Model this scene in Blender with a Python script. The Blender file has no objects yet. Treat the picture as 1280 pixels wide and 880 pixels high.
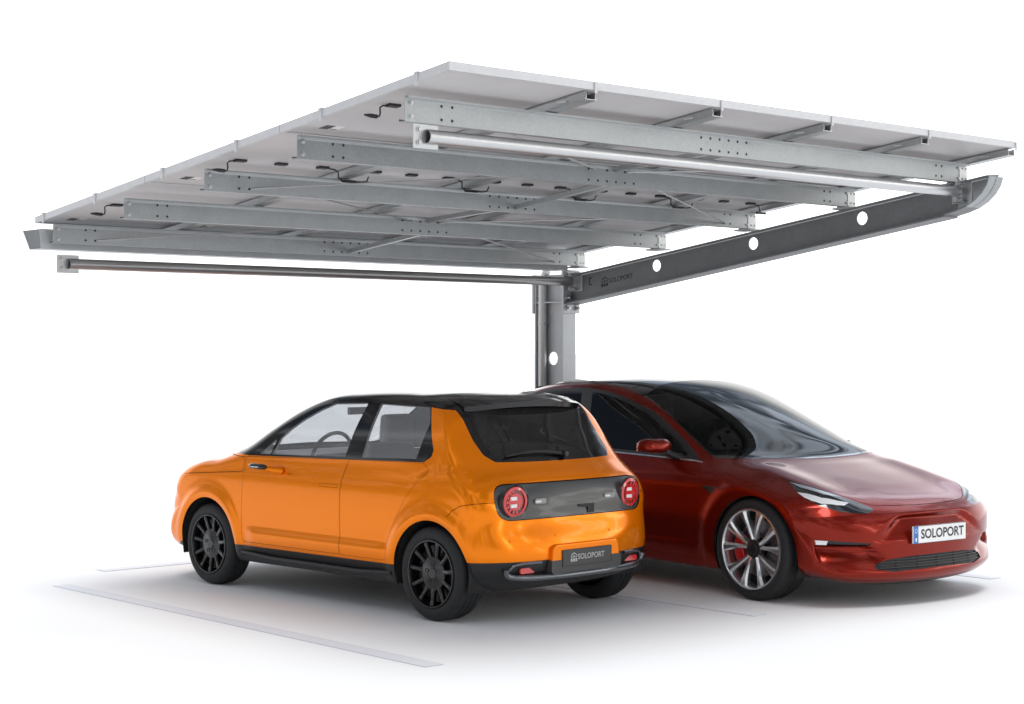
import bpy, bmesh, math, random
import numpy as np
from mathutils import Vector, Matrix, Euler
from mathutils.bvhtree import BVHTree
from mathutils.interpolate import poly_3d_calc
random.seed(4)
SC = bpy.context.scene
COL = SC.collection
PI = math.pi

# ------------------------------------------------------------------ materials
def node_mat(name):
    m = bpy.data.materials.new(name); m.use_nodes = True
    nt = m.node_tree
    return m, nt, nt.nodes['Principled BSDF']
def simple(name, col, rough=.5, metal=0., coat=0., coat_rough=.03, spec=.5, emit=None, estr=0., noise=None, bump=None):
    """noise = (scale, amount): value mottling; bump = (scale, strength)"""
    m, nt, b = node_mat(name)
    b.inputs['Base Color'].default_value = (*col, 1)
    b.inputs['Roughness'].default_value = rough
    b.inputs['Metallic'].default_value = metal
    b.inputs['Coat Weight'].default_value = coat
    b.inputs['Coat Roughness'].default_value = coat_rough
    b.inputs['Specular IOR Level'].default_value = spec
    if emit:
        b.inputs['Emission Color'].default_value = (*emit, 1); b.inputs['Emission Strength'].default_value = estr
    if noise or bump:
        tc = nt.nodes.new('ShaderNodeTexCoord')
    if noise:
        n = nt.nodes.new('ShaderNodeTexNoise'); n.inputs['Scale'].default_value = noise[0]; n.inputs['Detail'].default_value = 5
        nt.links.new(tc.outputs['Object'], n.inputs['Vector'])
        r = nt.nodes.new('ShaderNodeValToRGB')
        a = noise[1]
        r.color_ramp.elements[0].position = .3; r.color_ramp.elements[1].position = .7
        r.color_ramp.elements[0].color = (*[c*(1-a) for c in col], 1)
        r.color_ramp.elements[1].color = (*[min(1, c*(1+a)) for c in col], 1)
        nt.links.new(n.outputs['Fac'], r.inputs['Fac']); nt.links.new(r.outputs['Color'], b.inputs['Base Color'])
    if bump:
        n2 = nt.nodes.new('ShaderNodeTexNoise'); n2.inputs['Scale'].default_value = bump[0]; n2.inputs['Detail'].default_value = 3
        nt.links.new(tc.outputs['Object'], n2.inputs['Vector'])
        bp = nt.nodes.new('ShaderNodeBump'); bp.inputs['Strength'].default_value = bump[1]; bp.inputs['Distance'].default_value = .002
        nt.links.new(n2.outputs['Fac'], bp.inputs['Height']); nt.links.new(bp.outputs['Normal'], b.inputs['Normal'])
    return m
def glass(name, tint, refl=1., rough=0.0, veil=0., veil_col=(.7, .71, .73), ior=1.5):
    """thin pane: tinted see-through, a diffuse grey veil and a fresnel mirror on top"""
    m = bpy.data.materials.new(name); m.use_nodes = True; nt = m.node_tree; nt.nodes.clear()
    out = nt.nodes.new('ShaderNodeOutputMaterial'); mix = nt.nodes.new('ShaderNodeMixShader'); veil_mix = nt.nodes.new('ShaderNodeMixShader')
    tr = nt.nodes.new('ShaderNodeBsdfTransparent'); tr.inputs['Color'].default_value = (*tint, 1)
    df = nt.nodes.new('ShaderNodeBsdfDiffuse'); df.inputs['Color'].default_value = (*veil_col, 1); veil_mix.inputs[0].default_value = veil
    gl = nt.nodes.new('ShaderNodeBsdfGlossy'); gl.inputs['Roughness'].default_value = rough
    fr = nt.nodes.new('ShaderNodeFresnel'); fr.inputs['IOR'].default_value = ior
    mu = nt.nodes.new('ShaderNodeMath'); mu.operation = 'MULTIPLY'; mu.inputs[1].default_value = refl
    nt.links.new(fr.outputs[0], mu.inputs[0]); nt.links.new(mu.outputs[0], mix.inputs[0])
    nt.links.new(tr.outputs[0], veil_mix.inputs[1]); nt.links.new(df.outputs[0], veil_mix.inputs[2])
    nt.links.new(veil_mix.outputs[0], mix.inputs[1]); nt.links.new(gl.outputs[0], mix.inputs[2]); nt.links.new(mix.outputs[0], out.inputs[0])
    return m
def galvanised(name, base, var, rough, metal=.85):
    """spangled zinc: voronoi flakes and soft blotches"""
    m, nt, b = node_mat(name)
    tc = nt.nodes.new('ShaderNodeTexCoord')
    vo = nt.nodes.new('ShaderNodeTexVoronoi'); vo.inputs['Scale'].default_value = 110
    nz = nt.nodes.new('ShaderNodeTexNoise'); nz.inputs['Scale'].default_value = 7; nz.inputs['Detail'].default_value = 6
    nt.links.new(tc.outputs['Object'], vo.inputs['Vector']); nt.links.new(tc.outputs['Object'], nz.inputs['Vector'])
    mx = nt.nodes.new('ShaderNodeMix'); mx.data_type = 'RGBA'; mx.inputs[0].default_value = .6
    nt.links.new(vo.outputs['Color'], mx.inputs[6]); nt.links.new(nz.outputs['Fac'], mx.inputs[7])
    bw = nt.nodes.new('ShaderNodeRGBToBW'); nt.links.new(mx.outputs[2], bw.inputs[0])
    r = nt.nodes.new('ShaderNodeValToRGB'); r.color_ramp.elements[0].position = .3; r.color_ramp.elements[1].position = .7
    lo = tuple(c*(1-var) for c in base); hi = tuple(min(1, c*(1+var)) for c in base)
    r.color_ramp.elements[0].color = (*lo, 1); r.color_ramp.elements[1].color = (*hi, 1)
    nt.links.new(bw.outputs[0], r.inputs[0]); nt.links.new(r.outputs[0], b.inputs['Base Color'])
    rr = nt.nodes.new('ShaderNodeMapRange'); rr.inputs[3].default_value = rough-.08; rr.inputs[4].default_value = rough+.1
    nt.links.new(bw.outputs[0], rr.inputs[0]); nt.links.new(rr.outputs[0], b.inputs['Roughness'])
    b.inputs['Metallic'].default_value = metal
    return m
M = {}
M['ground'] = simple('white_ground', (.91, .91, .905), .9, spec=.1, noise=(.6, .012), bump=(60, .15))
M['line'] = simple('line_paint', (.94, .945, .96), .6, spec=.25, noise=(30, .03))  # lightened in colour so the line stands out in the roof shade
M['line_dimmed'] = simple('line_paint_dimmed', (.79, .80, .84), .6, spec=.25, noise=(30, .03))  # same paint darkened in colour to show against brightly lit ground
M['line_edge'] = simple('line_edge', (.55, .57, .62), .7)
M['zinc'] = galvanised('galvanised_steel', (.37, .385, .39), .09, .42)
M['zinc_light'] = galvanised('galvanised_bright', (.52, .53, .535), .05, .40)
M['arm'] = galvanised('arm_zinc_shaded', (.195, .202, .207), .12, .5, .3)  # same galvanised steel, darkened in colour for the arm's shaded faces
M['column'] = galvanised('column_zinc', (.52, .535, .55), .06, .42, .3)
M['drain'] = simple('drainpipe_zinc', (.66, .66, .65), .45, .2, noise=(5, .03))
M['dark_steel'] = simple('dark_steel', (.05, .052, .055), .5, .6)
M['rail'] = simple('aluminium_rail', (.45, .46, .46), .38, .9, noise=(40, .05))
M['alu'] = simple('silver_frame', (.58, .58, .59), .4, .25, noise=(20, .03))
M['backsheet'] = simple('backsheet', (.53, .51, .51), .45, spec=.4, noise=(1.6, .05))
M['cell'] = simple('solar_glass', (.01, .014, .03), .08, spec=.6)
M['black_plastic'] = simple('black_plastic', (.012, .012, .013), .45, noise=(60, .2))
M['label_white'] = simple('label_paper', (.75, .74, .72), .6)
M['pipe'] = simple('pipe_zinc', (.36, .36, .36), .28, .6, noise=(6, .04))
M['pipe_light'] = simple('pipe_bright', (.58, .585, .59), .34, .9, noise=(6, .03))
M['stamp'] = simple('stamped_mark', (.035, .037, .04), .6)
def paint(name, col, metal, rough, coat=.6):
    m = simple(name, col, rough, metal, coat=coat, coat_rough=.012, spec=.1)
    m.node_tree.nodes['Principled BSDF'].inputs['Coat IOR'].default_value = 1.30
    return m
M['orange'] = paint('orange_paint', (.97, .235, .0), .45, .19, .5)
M['red'] = paint('red_paint', (.23, .012, .0035), .6, .22, .7)
M['gloss_black'] = simple('gloss_black', (.004, .004, .005), .10, coat=.35, coat_rough=.01, spec=.35)
M['trim_black'] = simple('satin_black', (.010, .010, .011), .38, noise=(80, .15))
M['seam'] = simple('seam_dark', (.012, .010, .009), .8)
M['tyre'] = simple('tyre_rubber', (.012, .0125, .014), .68, noise=(40, .15), bump=(120, .2))
M['rim_black'] = simple('black_alloy', (.004, .004, .0045), .26, .0, coat=.2)
M['chrome'] = simple('polished_alloy', (.80, .80, .81), .20, .9, noise=(8, .04))
M['chrome_trim'] = simple('bright_trim', (.78, .78, .80), .12, 1.)
M['disc'] = simple('brake_disc', (.22, .22, .23), .35, 1.)
M['caliper'] = simple('red_caliper', (.55, .012, .010), .3, coat=.6)
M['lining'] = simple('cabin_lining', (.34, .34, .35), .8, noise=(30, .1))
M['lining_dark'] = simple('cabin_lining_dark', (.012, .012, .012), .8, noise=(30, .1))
M['seat_grey'] = simple('seat_fabric_grey', (.50, .505, .52), .85, noise=(120, .15), bump=(200, .4))
M['seat_black'] = simple('seat_black', (.03, .03, .03), .7, noise=(60, .15))
M['glass_clear'] = glass('door_glass', (.88, .89, .91), .8, veil=.19)  # grey veil painted in for light reflected off the side glass
M['glass_front'] = glass('windscreen_clear', (.95, .96, .97), .35)
M['glass_rear'] = glass('privacy_glass', (.06, .058, .058), 0.8, veil=.045, veil_col=(.5,.48,.47))
M['glass_dark'] = glass('tinted_glass', (.20, .21, .21), 1.)
M['glass_roof'] = glass('roof_glass', (.05, .055, .055), 1.6)
M['panel_grey'] = simple('smoked_panel', (.050, .050, .048), .30, coat=.25, coat_rough=.02)
M['lamp_red'] = simple('red_lens', (.55, .02, .02), .12, coat=1., emit=(.9, .05, .04), estr=.10)
M['lamp_red_deep'] = simple('red_lens_deep', (.22, .006, .008), .15, coat=1.)
M['lamp_white'] = simple('white_lens', (.85, .85, .86), .15, coat=1.)
M['plate_grey'] = simple('plate_grey', (.055, .055, .055), .45)
M['plate_white'] = simple('plate_white', (.86, .86, .85), .4)
M['plate_blue'] = simple('plate_blue', (.03, .16, .52), .4)
M['ink'] = simple('plate_ink', (.012, .012, .013), .5)
M['silver_ink'] = simple('silver_ink', (.45, .45, .44), .45)
M['steel_grey'] = simple('bumper_bar', (.16, .17, .18), .18, .8, coat=.5)
M['roof_black'] = simple('roof_glass_black', (.006, .009, .009), .03, coat=1., coat_rough=.01)
M['glass_screen'] = glass('windscreen_glass', (.13, .14, .15), 1.0)
M['frame_grey'] = simple('window_frame_grey', (.035, .036, .038), .3, .3)
M['lamp_black'] = simple('headlamp_black', (.010, .011, .012), .08, coat=1.)
M['lamp_bright'] = simple('headlamp_lens', (.90, .91, .92), .10, .0, coat=1.)
M['lamp_grey'] = simple('day_light_grey', (.45, .46, .48), .15, coat=1.)
M['grille_bar'] = simple('grille_bar_black', (.030, .031, .033), .4)
M['lens_clear'] = glass('headlamp_cover', (.93, .94, .95), 1.2)

# ------------------------------------------------------------------ mesh helpers
class MB:
    def __init__(s): s.v = []; s.f = []
    def add(s, verts, faces):
        o = len(s.v); s.v += [tuple(v) for v in verts]; s.f += [tuple(i+o for i in f) for f in faces]; return s
    def box(s, x0, x1, y0, y1, z0, z1):
        return s.add([(x0,y0,z0),(x1,y0,z0),(x1,y1,z0),(x0,y1,z0),(x0,y0,z1),(x1,y0,z1),(x1,y1,z1),(x0,y1,z1)],
                     [(3,2,1,0),(4,5,6,7),(0,1,5,4),(1,2,6,5),(2,3,7,6),(3,0,4,7)])
    def extrude(s, poly, o, eu, ev, ew, depth):
        """planar polygon (u,v) at origin o, extruded depth along ew"""
        o, eu, ev, ew = map(Vector, (o, eu, ev, ew)); n = len(poly)
        a = [o+eu*u+ev*v for u, v in poly]; b = [p+ew*depth for p in a]
        flip = eu.cross(ev).dot(ew)*depth < 0
        fs = [tuple(range(n))[::-1], tuple(range(n, 2*n))] + [(i, (i+1) % n, n+(i+1) % n, n+i) for i in range(n)]
        # signed area decides outward orientation
        ar = sum(poly[i][0]*poly[(i+1) % n][1]-poly[(i+1) % n][0]*poly[i][1] for i in range(n))
        if (ar < 0) != flip: fs = [f[::-1] for f in fs]
        return s.add(a+b, fs)
    def tube(s, path, r, seg=10, caps=True, closed=False):
        path = [Vector(p) for p in path]; n = len(path); rs = r if hasattr(r, '__len__') else [r]*n
        vs = []; prev = None
        for i, p in enumerate(path):
            if closed: t = (path[(i+1) % n]-path[i-1]).normalized()
            else: t = (path[min(i+1, n-1)]-path[max(i-1, 0)]).normalized()
            if prev is None: a = t.orthogonal().normalized()
            else: a = (prev-t*prev.dot(t)).normalized()
            prev = a; b = t.cross(a)
            vs += [p+(a*math.cos(k*2*PI/seg)+b*math.sin(k*2*PI/seg))*rs[i] for k in range(seg)]
        fs = []
        for i in range(n if closed else n-1):
            j = (i+1) % n
            for k in range(seg):
                k2 = (k+1) % seg; fs.append((i*seg+k, i*seg+k2, j*seg+k2, j*seg+k))
        if caps and not closed: fs += [tuple(range(seg))[::-1], tuple(range((n-1)*seg, n*seg))]
        return s.add(vs, fs)
    def lathe(s, prof, o, axis, seg=48, closed=False):
        """prof list of (r, h) ; h along axis"""
        o = Vector(o); ax = Vector(axis).normalized(); a = ax.orthogonal().normalized(); b = ax.cross(a); n = len(prof)
        vs = [o+ax*h+(a*math.cos(k*2*PI/seg)+b*math.sin(k*2*PI/seg))*r for r, h in prof for k in range(seg)]
        fs = []
        for i in range(n if closed else n-1):
            j = (i+1) % n
            for k in range(seg):
                k2 = (k+1) % seg; fs.append((i*seg+k, i*seg+k2, j*seg+k2, j*seg+k))
        return s.add(vs, fs)
    def mesh(s, name, mats, smooth=False, weld=False):
        me = bpy.data.meshes.new(name); me.from_pydata(s.v, [], s.f)
        bm = bmesh.new(); bm.from_mesh(me)
        if weld: bmesh.ops.remove_doubles(bm, verts=bm.verts, dist=1e-5)
        bmesh.ops.recalc_face_normals(bm, faces=bm.faces); bm.to_mesh(me); bm.free()
        for m in (mats if isinstance(mats, (list, tuple)) else [mats]): me.materials.append(m)
        if smooth:
            me.polygons.foreach_set('use_smooth', [True]*len(me.polygons))
            me.set_sharp_from_angle(angle=math.radians(38 if smooth is True else smooth))
        return me
    def build(s, name, mat, parent=None, smooth=False, weld=False, loc=None):
        o = bpy.data.objects.new(name, s.mesh(name, mat, smooth, weld)); COL.objects.link(o)
        if parent: o.parent = parent
        if loc: o.location = loc
        return o
def put(name, me, parent, loc=(0,0,0), rot=None, scale=None):
    o = bpy.data.objects.new(name, me); COL.objects.link(o); o.parent = parent; o.location = loc
    if rot: o.rotation_euler = rot
    if scale: o.scale = scale
    return o
def bevel(o, w, seg=2, ang=35):
    md = o.modifiers.new('bevel', 'BEVEL'); md.width = w; md.segments = seg; md.limit_method = 'ANGLE'; md.angle_limit = math.radians(ang)
    return o
def empty(name, loc=(0,0,0), rz=0, sc=1):
    o = bpy.data.objects.new(name, None); COL.objects.link(o); o.location = loc; o.rotation_euler = (0,0,rz); o.scale = (sc,)*3
    o.empty_display_size = .1
    return o
def text_mesh(txt, size, depth, shear=0., bold=0.):
    cu = bpy.data.curves.new('t', 'FONT'); cu.body = txt; cu.size = size; cu.extrude = depth; cu.align_x = 'CENTER'; cu.align_y = 'CENTER'; cu.offset = bold
    cu.resolution_u = 4; cu.offset = .018
    ob = bpy.data.objects.new('t', cu); COL.objects.link(ob)
    dg = bpy.context.evaluated_depsgraph_get(); me = bpy.data.meshes.new_from_object(ob.evaluated_get(dg))
    bpy.data.objects.remove(ob); return me
def carport_mark(s):
    """the little roof-and-posts emblem: arched roof with slats over small blocks; list of (u,v) polygons, about 1 wide"""
    P = []
    P.append([(-.5,.05),(-.3,.32),(.1,.42),(.5,.12),(.5,.04),(.1,.3),(-.25,.2)])
    for k in range(3): P.append([(-.42+.3*k,-.05),(-.2+.3*k,-.05),(-.2+.3*k,.08+.05*(k==1)),(-.42+.3*k,.05+.06*(k==1))])
    for k in range(3): P.append([(-.46+.32*k,-.45),(-.2+.32*k,-.45),(-.2+.32*k,-.14),(-.46+.32*k,-.14)])
    return [[(u*s, v*s) for u, v in p] for p in P]

# ------------------------------------------------------------------ camera, light, sky
cam_d = bpy.data.cameras.new('camera'); cam = bpy.data.objects.new('camera', cam_d); COL.objects.link(cam)
cam.location = (-6.0871, -7.5147, 1.7619); cam.rotation_euler = (PI/2-.0018, 0, -.7259)
cam_d.lens = 2174.62/1280*36; cam_d.sensor_width = 36; cam_d.clip_end = 2000; cam_d.clip_start = .1
SC.camera = cam
SC.view_settings.view_transform = 'Standard'; SC.view_settings.look = 'None'; SC.view_settings.exposure = 0; SC.view_settings.gamma = 1
SC.cycles.max_bounces = 10; SC.cycles.transparent_max_bounces = 16; SC.cycles.diffuse_bounces = 5; SC.cycles.glossy_bounces = 5

w = bpy.data.worlds.new('World'); SC.world = w; w.use_nodes = True; nt = w.node_tree
bg = nt.nodes['Background']; bg.inputs['Strength'].default_value = 1.0
def wn(kind, **kw):
    n = nt.nodes.new(kind)
    for k, v in kw.items(): setattr(n, k, v)
    return n
def sock(s, v):
    if isinstance(v, (int, float, tuple)): s.default_value = v
    else: nt.links.new(v, s)
def wmath(op, a, b=0.): n = wn('ShaderNodeMath', operation=op); sock(n.inputs[0], a); sock(n.inputs[1], b); return n.outputs[0]
def wramp(v, a, b, lo, hi):
    n = wn('ShaderNodeMapRange', interpolation_type='SMOOTHSTEP'); sock(n.inputs[0], v)
    for i, q in zip((1,2,3,4), (a,b,lo,hi)): n.inputs[i].default_value = q
    return n.outputs[0]
def wmix(f, a, b): n = wn('ShaderNodeMix', data_type='RGBA'); sock(n.inputs[0], f); sock(n.inputs[6], a); sock(n.inputs[7], b); return n.outputs[2]
tc = wn('ShaderNodeTexCoord'); DIR = tc.outputs['Generated']
def wdot(v): n = wn('ShaderNodeVectorMath', operation='DOT_PRODUCT'); nt.links.new(DIR, n.inputs[0]); n.inputs[1].default_value = v; return n.outputs['Value']
def wnoise(scale, dist, rough=.6): n = wn('ShaderNodeTexNoise'); nt.links.new(DIR, n.inputs['Vector']); n.inputs['Scale'].default_value = scale; n.inputs['Detail'].default_value = 3; n.inputs['Roughness'].default_value = rough; n.inputs['Distortion'].default_value = dist; return n.outputs['Fac']
elev = wdot((0,0,1))
# high up: broken bright cloud over darker blue-grey
sky = wmix(wramp(wnoise(3.2, .6), .44, .60, 0, 1), (.13,.17,.24,1), (1.15,1.18,1.24,1))
# to the sides and behind: dim surroundings with some light breaks
around = wmix(wramp(wnoise(4.5, .9), .46, .60, 0, 1), (.22,.23,.23,1), (1.15,1.16,1.2,1))
# added key glow with hot spots for glints, low right behind the camera
key = wramp(wdot((.52,-.82,.22)), .66, .88, 0, 1)
around = wmix(wmath('MULTIPLY', key, wramp(wnoise(5.5, 1.2), .36, .50, .35, 1)), around, (1.15,1.14,1.12,1))
around = wmix(wmath('MULTIPLY', key, wramp(wnoise(3.6, 2.0, .4), .585, .625, 0, 1)), around, (5.5,5.4,5.2,1))
# ahead of the camera: plain white backdrop down to and below the horizon
ahead = wramp(wdot((.66,.75,0)), .30, .62, 0, 1)
col = wmix(ahead, around, (1.8,1.8,1.8,1))
sky = wmix(wmath('MULTIPLY', wramp(wdot((.70,.22,.68)), .86, .97, 0, 1), wramp(wnoise(4.0, 1.6, .5), .40, .58, .10, 1)), sky, (1.9,2.15,2.5,1))
col = wmix(wramp(elev, .26, .46, 0, 1), col, sky)
col = wmix(wramp(elev, -.03, .0, 1, 0), col, (1.1,1.1,1.1,1))
nt.links.new(col, bg.inputs[0])

ld = bpy.data.lights.new('overhead_light', 'SUN'); ld.energy = 1.75; ld.angle = math.radians(27); ld.color = (1, .985, .96)
lo = bpy.data.objects.new('overhead_light', ld); COL.objects.link(lo)
lo.rotation_euler = Vector((.15, .16, -1)).to_track_quat('-Z', 'Y').to_euler()

# ------------------------------------------------------------------ ground and markings
g = MB().add([(-400,-400,0),(400,-400,0),(400,400,0),(-400,400,0)], [(0,1,2,3)]).build('ground', M['ground']); g['kind'] = 'structure'
def line(name, x0, x1, y0, y1, label, paint_='line_dimmed'):
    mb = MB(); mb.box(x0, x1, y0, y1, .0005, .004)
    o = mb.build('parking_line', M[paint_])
    e = MB(); t = .007
    for a in ((x0-t,x0,y0-t,y1+t),(x1,x1+t,y0-t,y1+t),(x0,x1,y0-t,y0),(x0,x1,y1,y1+t)): e.box(a[0],a[1],a[2],a[3],.0004,.003)
    e.build('paint_edge', M['line_edge'], o)
    o['label'] = label; o['category'] = 'parking line'; o['group'] = 'white parking bay lines on the ground'
LW = .06
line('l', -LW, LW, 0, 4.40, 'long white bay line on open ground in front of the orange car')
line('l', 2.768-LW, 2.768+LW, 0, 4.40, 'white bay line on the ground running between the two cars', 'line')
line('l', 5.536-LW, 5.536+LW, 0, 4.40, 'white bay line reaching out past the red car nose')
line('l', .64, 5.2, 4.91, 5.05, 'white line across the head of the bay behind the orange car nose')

# ------------------------------------------------------------------ carport
BASE = Vector((4.77, 4.12, 0)); NB_ = -BASE
SL = .116
def TZ(y): return 3.105-SL*(y+.235)
cp = empty('carport', BASE)
cp['label'] = 'galvanised steel cantilever carport with sloping solar panel roof over both cars'; cp['category'] = 'carport'
def cpart(mb, name, mat, smooth=False, weld=False): return mb.build(name, mat, cp, smooth, weld, NB_)
def plate_holes(outer, holes, fn, thick):
    """flat plate with holes; outer/holes are 2-D loops; fn maps (u,v,side) to a point, side 0/1 are its two faces"""
    bm = bmesh.new(); es = []
    for lp in [outer]+holes:
        vs = [bm.verts.new((u, v, 0)) for u, v in lp]
        es += [bm.edges.new((vs[i], vs[(i+1) % len(vs)])) for i in range(len(vs))]
    bmesh.ops.triangle_fill(bm, use_beauty=True, use_dissolve=False, edges=es)
    bm.verts.ensure_lookup_table(); bm.verts.index_update()
    mb = MB(); n = len(bm.verts)
    co = [(v.co.x, v.co.y) for v in bm.verts]; tri = [tuple(v.index for v in f.verts) for f in bm.faces]
    mb.add([fn(u, v, 0) for u, v in co]+[fn(u, v, 1) for u, v in co], tri+[tuple(i+n for i in t[::-1]) for t in tri])
    k = 0
    for lp in [outer]+holes:
        m = len(lp); mb.add([], []); mb.f += [(k+i, k+(i+1) % m, n+k+(i+1) % m, n+k+i) for i in range(m)]; k += m
    bm.free(); return mb
def circ(u, v, r, n=28): return [(u+r*math.cos(2*PI*i/n), v+r*math.sin(2*PI*i/n)) for i in range(n)]
# shared small hardware
BOLT = MB().lathe([(0,-.012),(.0085,-.012),(.0085,-.004),(.014,-.003),(.014,0)], (0,0,0), (0,1,0), 10).mesh('bolt', M['zinc_light'], True)
HOLE = MB().lathe([(0,-.0012),(.0085,-.0012),(.0085,0)], (0,0,0), (0,1,0), 10).mesh('bolt_hole', M['dark_steel'])
BIGB = MB().lathe([(0,-.045),(.014,-.045),(.014,-.02),(.024,-.02),(.024,-.004),(.03,-.003),(.03,0)], (0,0,0), (0,1,0), 6).mesh('large_bolt', M['zinc_light'])
# column
PX0, PX1, WX = 4.69, 4.85, 4.77
col = cpart(plate_holes([(3.95,0.02),(4.30,.02),(4.30,2.44),(3.95,2.44)], [circ(4.144,1.674,.06)], lambda u, v, s: (WX-.005+.010*s, u, v), .01)
            .box(PX0, PX1, 3.935, 3.95, .02, 2.44).box(PX0, PX1, 4.30, 4.315, .02, 2.44), 'steel_column', M['column'])
bevel(col, .003)
MB().box(4.57, 4.97, 3.82, 4.43, 0.001, .02).build('base_plate', M['column'], col)
for z in (2.186, 2.40): MB().box(4.70, WX-.006, 3.951, 4.299, z-.006, z+.006).box(WX+.006, 4.84, 3.951, 4.299, z-.006, z+.006).build('stiffener_plate', M['column'], col)
ep = MB().box(4.668, 4.872, 3.905, 3.934, 2.085, 2.475).build('end_plate', M['column'], col); bevel(ep, .003)
fp = MB().box(4.675, 4.865, 4.316, 4.335, 2.085, 2.44).build('back_plate', M['column'], col)
for x in (4.712, 4.828):
    for z in (2.435, 2.225, 2.13): put('large_bolt', BIGB, col, (x, 3.905, z))
    for z in (2.40, 2.24, 2.14): put('bolt', BOLT, col, (x, 4.299, z))
dp = cpart(MB().tube([(4.715,4.235,.02),(4.715,4.235,2.40),(4.70,4.16,2.47)], .037, 18), 'drainpipe', M['drain'], True)
MB().lathe([(.0375,0),(.040,0),(.040,.022),(.0375,.022)], (4.715,4.235,1.985), (0,0,1), 20).box(4.72,4.765,4.19,4.20,1.99,2.0).build('pipe_strap', M['zinc_light'], dp, True)
# arm
def armtop(y): return 2.402+.1335*(3.93-y)
def armbot(y): return 2.170+.1395*(3.93-y)
tip = [(-.12, armbot(-.12)), (-.22, 2.757), (-.31, 2.785), (-.385, 2.826), (-.445, 2.878), (-.485, 2.935), (-.505, 2.993)]
outer = [(3.905, armtop(3.905)), (3.905, armbot(3.905))]+tip+[(-.505, 2.993)][:0]
arm = cpart(plate_holes(outer, [circ(2.843,2.477,.051), circ(1.76,2.618,.051), circ(.674,2.762,.051)], lambda u, v, s: (WX-.005+.01*s, u, v), .01), 'arm_beam', M['arm'])
bot = [(3.905, armbot(3.905)), (2, armbot(2)), (.5, armbot(.5))]+tip
mb = MB(); t = .012
for (y0, z0), (y1, z1) in zip(bot[:-1], bot[1:]):
    d = Vector((0, y1-y0, z1-z0)).normalized(); nn = Vector((0, d.z, -d.y))
    if nn.z > 0 and y0 > 0: nn = -nn
    mb.add([(x, y+nn.y*k*t, z+nn.z*k*t) for (y, z) in ((y0,z0),(y1,z1)) for x in (4.682, 4.858) for k in (0, 1)],
           [(0,4,6,2),(1,3,7,5),(0,1,5,4),(2,6,7,3),(0,2,3,1),(4,5,7,6)])
low = mb.build('bottom_flange', [M['arm'], M['zinc']], arm, True, True)
for p_ in low.data.polygons:
    if p_.center.y < -.27: p_.material_index = 1  # lit curve of the tip coloured in lighter zinc
MB().add([(x, y, z) for (y, z) in ((3.905, armtop(3.905)), (-.475, armtop(-.475)+.001)) for x in (4.695, 4.845) for z in (z, z+.012)], [(0,4,6,2),(1,3,7,5),(0,1,5,4),(2,6,7,3),(0,2,3,1),(4,5,7,6)]).build('top_flange', M['arm'], arm)
MB().extrude([(-.20, armtop(-.20)-.002),(-.19, 2.757)]+[(y, z+.004) for y, z in tip[1:-1]]+[(-.497, armtop(-.49)-.002)], (WX-.0085,0,0), (0,1,0), (0,0,1), (1,0,0), .003).build('tip_lit_sheet', M['zinc'], arm)  # thin sheet added to lighten the web where the tip catches light
# stamped name on the arm
def stamp(parent, o, eu, ev, width, text, mat, mark=.28, depth=.0008):
    eu, ev = Vector(eu).normalized(), Vector(ev).normalized(); en = eu.cross(ev); o = Vector(o)
    me = text_mesh(text, 1, 0); xs = [v.co.x for v in me.vertices]; ys = [v.co.y for v in me.vertices]
    tw = max(xs)-min(xs); th = max(ys)-min(ys); lw = width*(1-mark); k = lw/tw
    mb = MB(); ox = width*mark-width/2-min(xs)*k
    mb.add([o+eu*(v.co.x*k+ox)+ev*(v.co.y*k)+en*depth for v in me.vertices], [tuple(p.vertices) for p in me.polygons]); bpy.data.meshes.remove(me)
    if mark:
        s = width*mark*.95
        for p in carport_mark(s): mb.add([o+eu*(u-width/2+s*.5)+ev*(v+.05*s)+en*depth for u, v in p], [tuple(range(len(p)))])
    return mb
sl = Vector((0,-1,.137)).normalized()
stamp(arm, (WX-.005, 3.325, 2.374), sl, (0,0,1), .40, 'SOLOPORT', M['stamp'], .26).build('stamped_name', M['stamp'], arm)
MB().box(WX-.0062, WX-.005, 3.66, 3.672, 2.33, 2.40).box(WX-.0062, WX-.005, 3.64, 3.66, 2.388, 2.40).box(WX-.0062, WX-.005, 3.64, 3.66, 2.33, 2.342).build('slot_mark', M['stamp'], arm)
# purlins
PY = [-.235+k for k in range(5)]
PH = .135
purlins = []
for k, y in enumerate(PY):
    z = TZ(y)
    prof = [(-.030,-.012),(-.030,-.001),(-.012,0),(.001,-.0005),(.004,-.024),(.004,-PH+.003),(.050,-PH+.003),(.050,-PH+.014),(.053,-PH+.014),(.053,-PH),(0,-PH),(0,-.026),(-.0045,-.004),(-.027,-.004),(-.027,-.012)]
    mb = MB().extrude([(a, b) for a, b in prof], (-.385, y, z), (0,1,0), (0,0,1), (1,0,0), 5.175)
    p = cpart(mb, 'purlin', M['zinc']); purlins.append(p)
    MB().box(4.705, 4.80, y-.0045, y-.0005, z-PH+.001, z-.024).build('end_cleat', M['zinc_light'], p)
    for zz in (-.034, -.107):
        put('bolt', BOLT, p, (-.345, y-.0005, z+zz))
        for x in (-.135, -.06, 4.42, 4.49): put('bolt_hole', HOLE, p, (x, y-.0005, z+zz))
        for x in (4.69, 4.745, 4.785): put('bolt', BOLT, p, (x, y-.003, z+zz), scale=(.7,.7,.7))
        for q in range(6): put('bolt_hole', HOLE, p, (1.94+.085*q, y-.0005, z+zz))
    # seat bracket between purlin end and the arm
    MB().extrude([(0,0),(.10,0),(.0,.10)], (4.765, y+.055, z-PH+.001), (0,1,0), (0,0,1), (1,0,0), .006).box(4.71,4.83,y-.02,y+.15,z-PH-.016,z-PH-.002).build('seat_bracket', M['column'], p)
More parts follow.
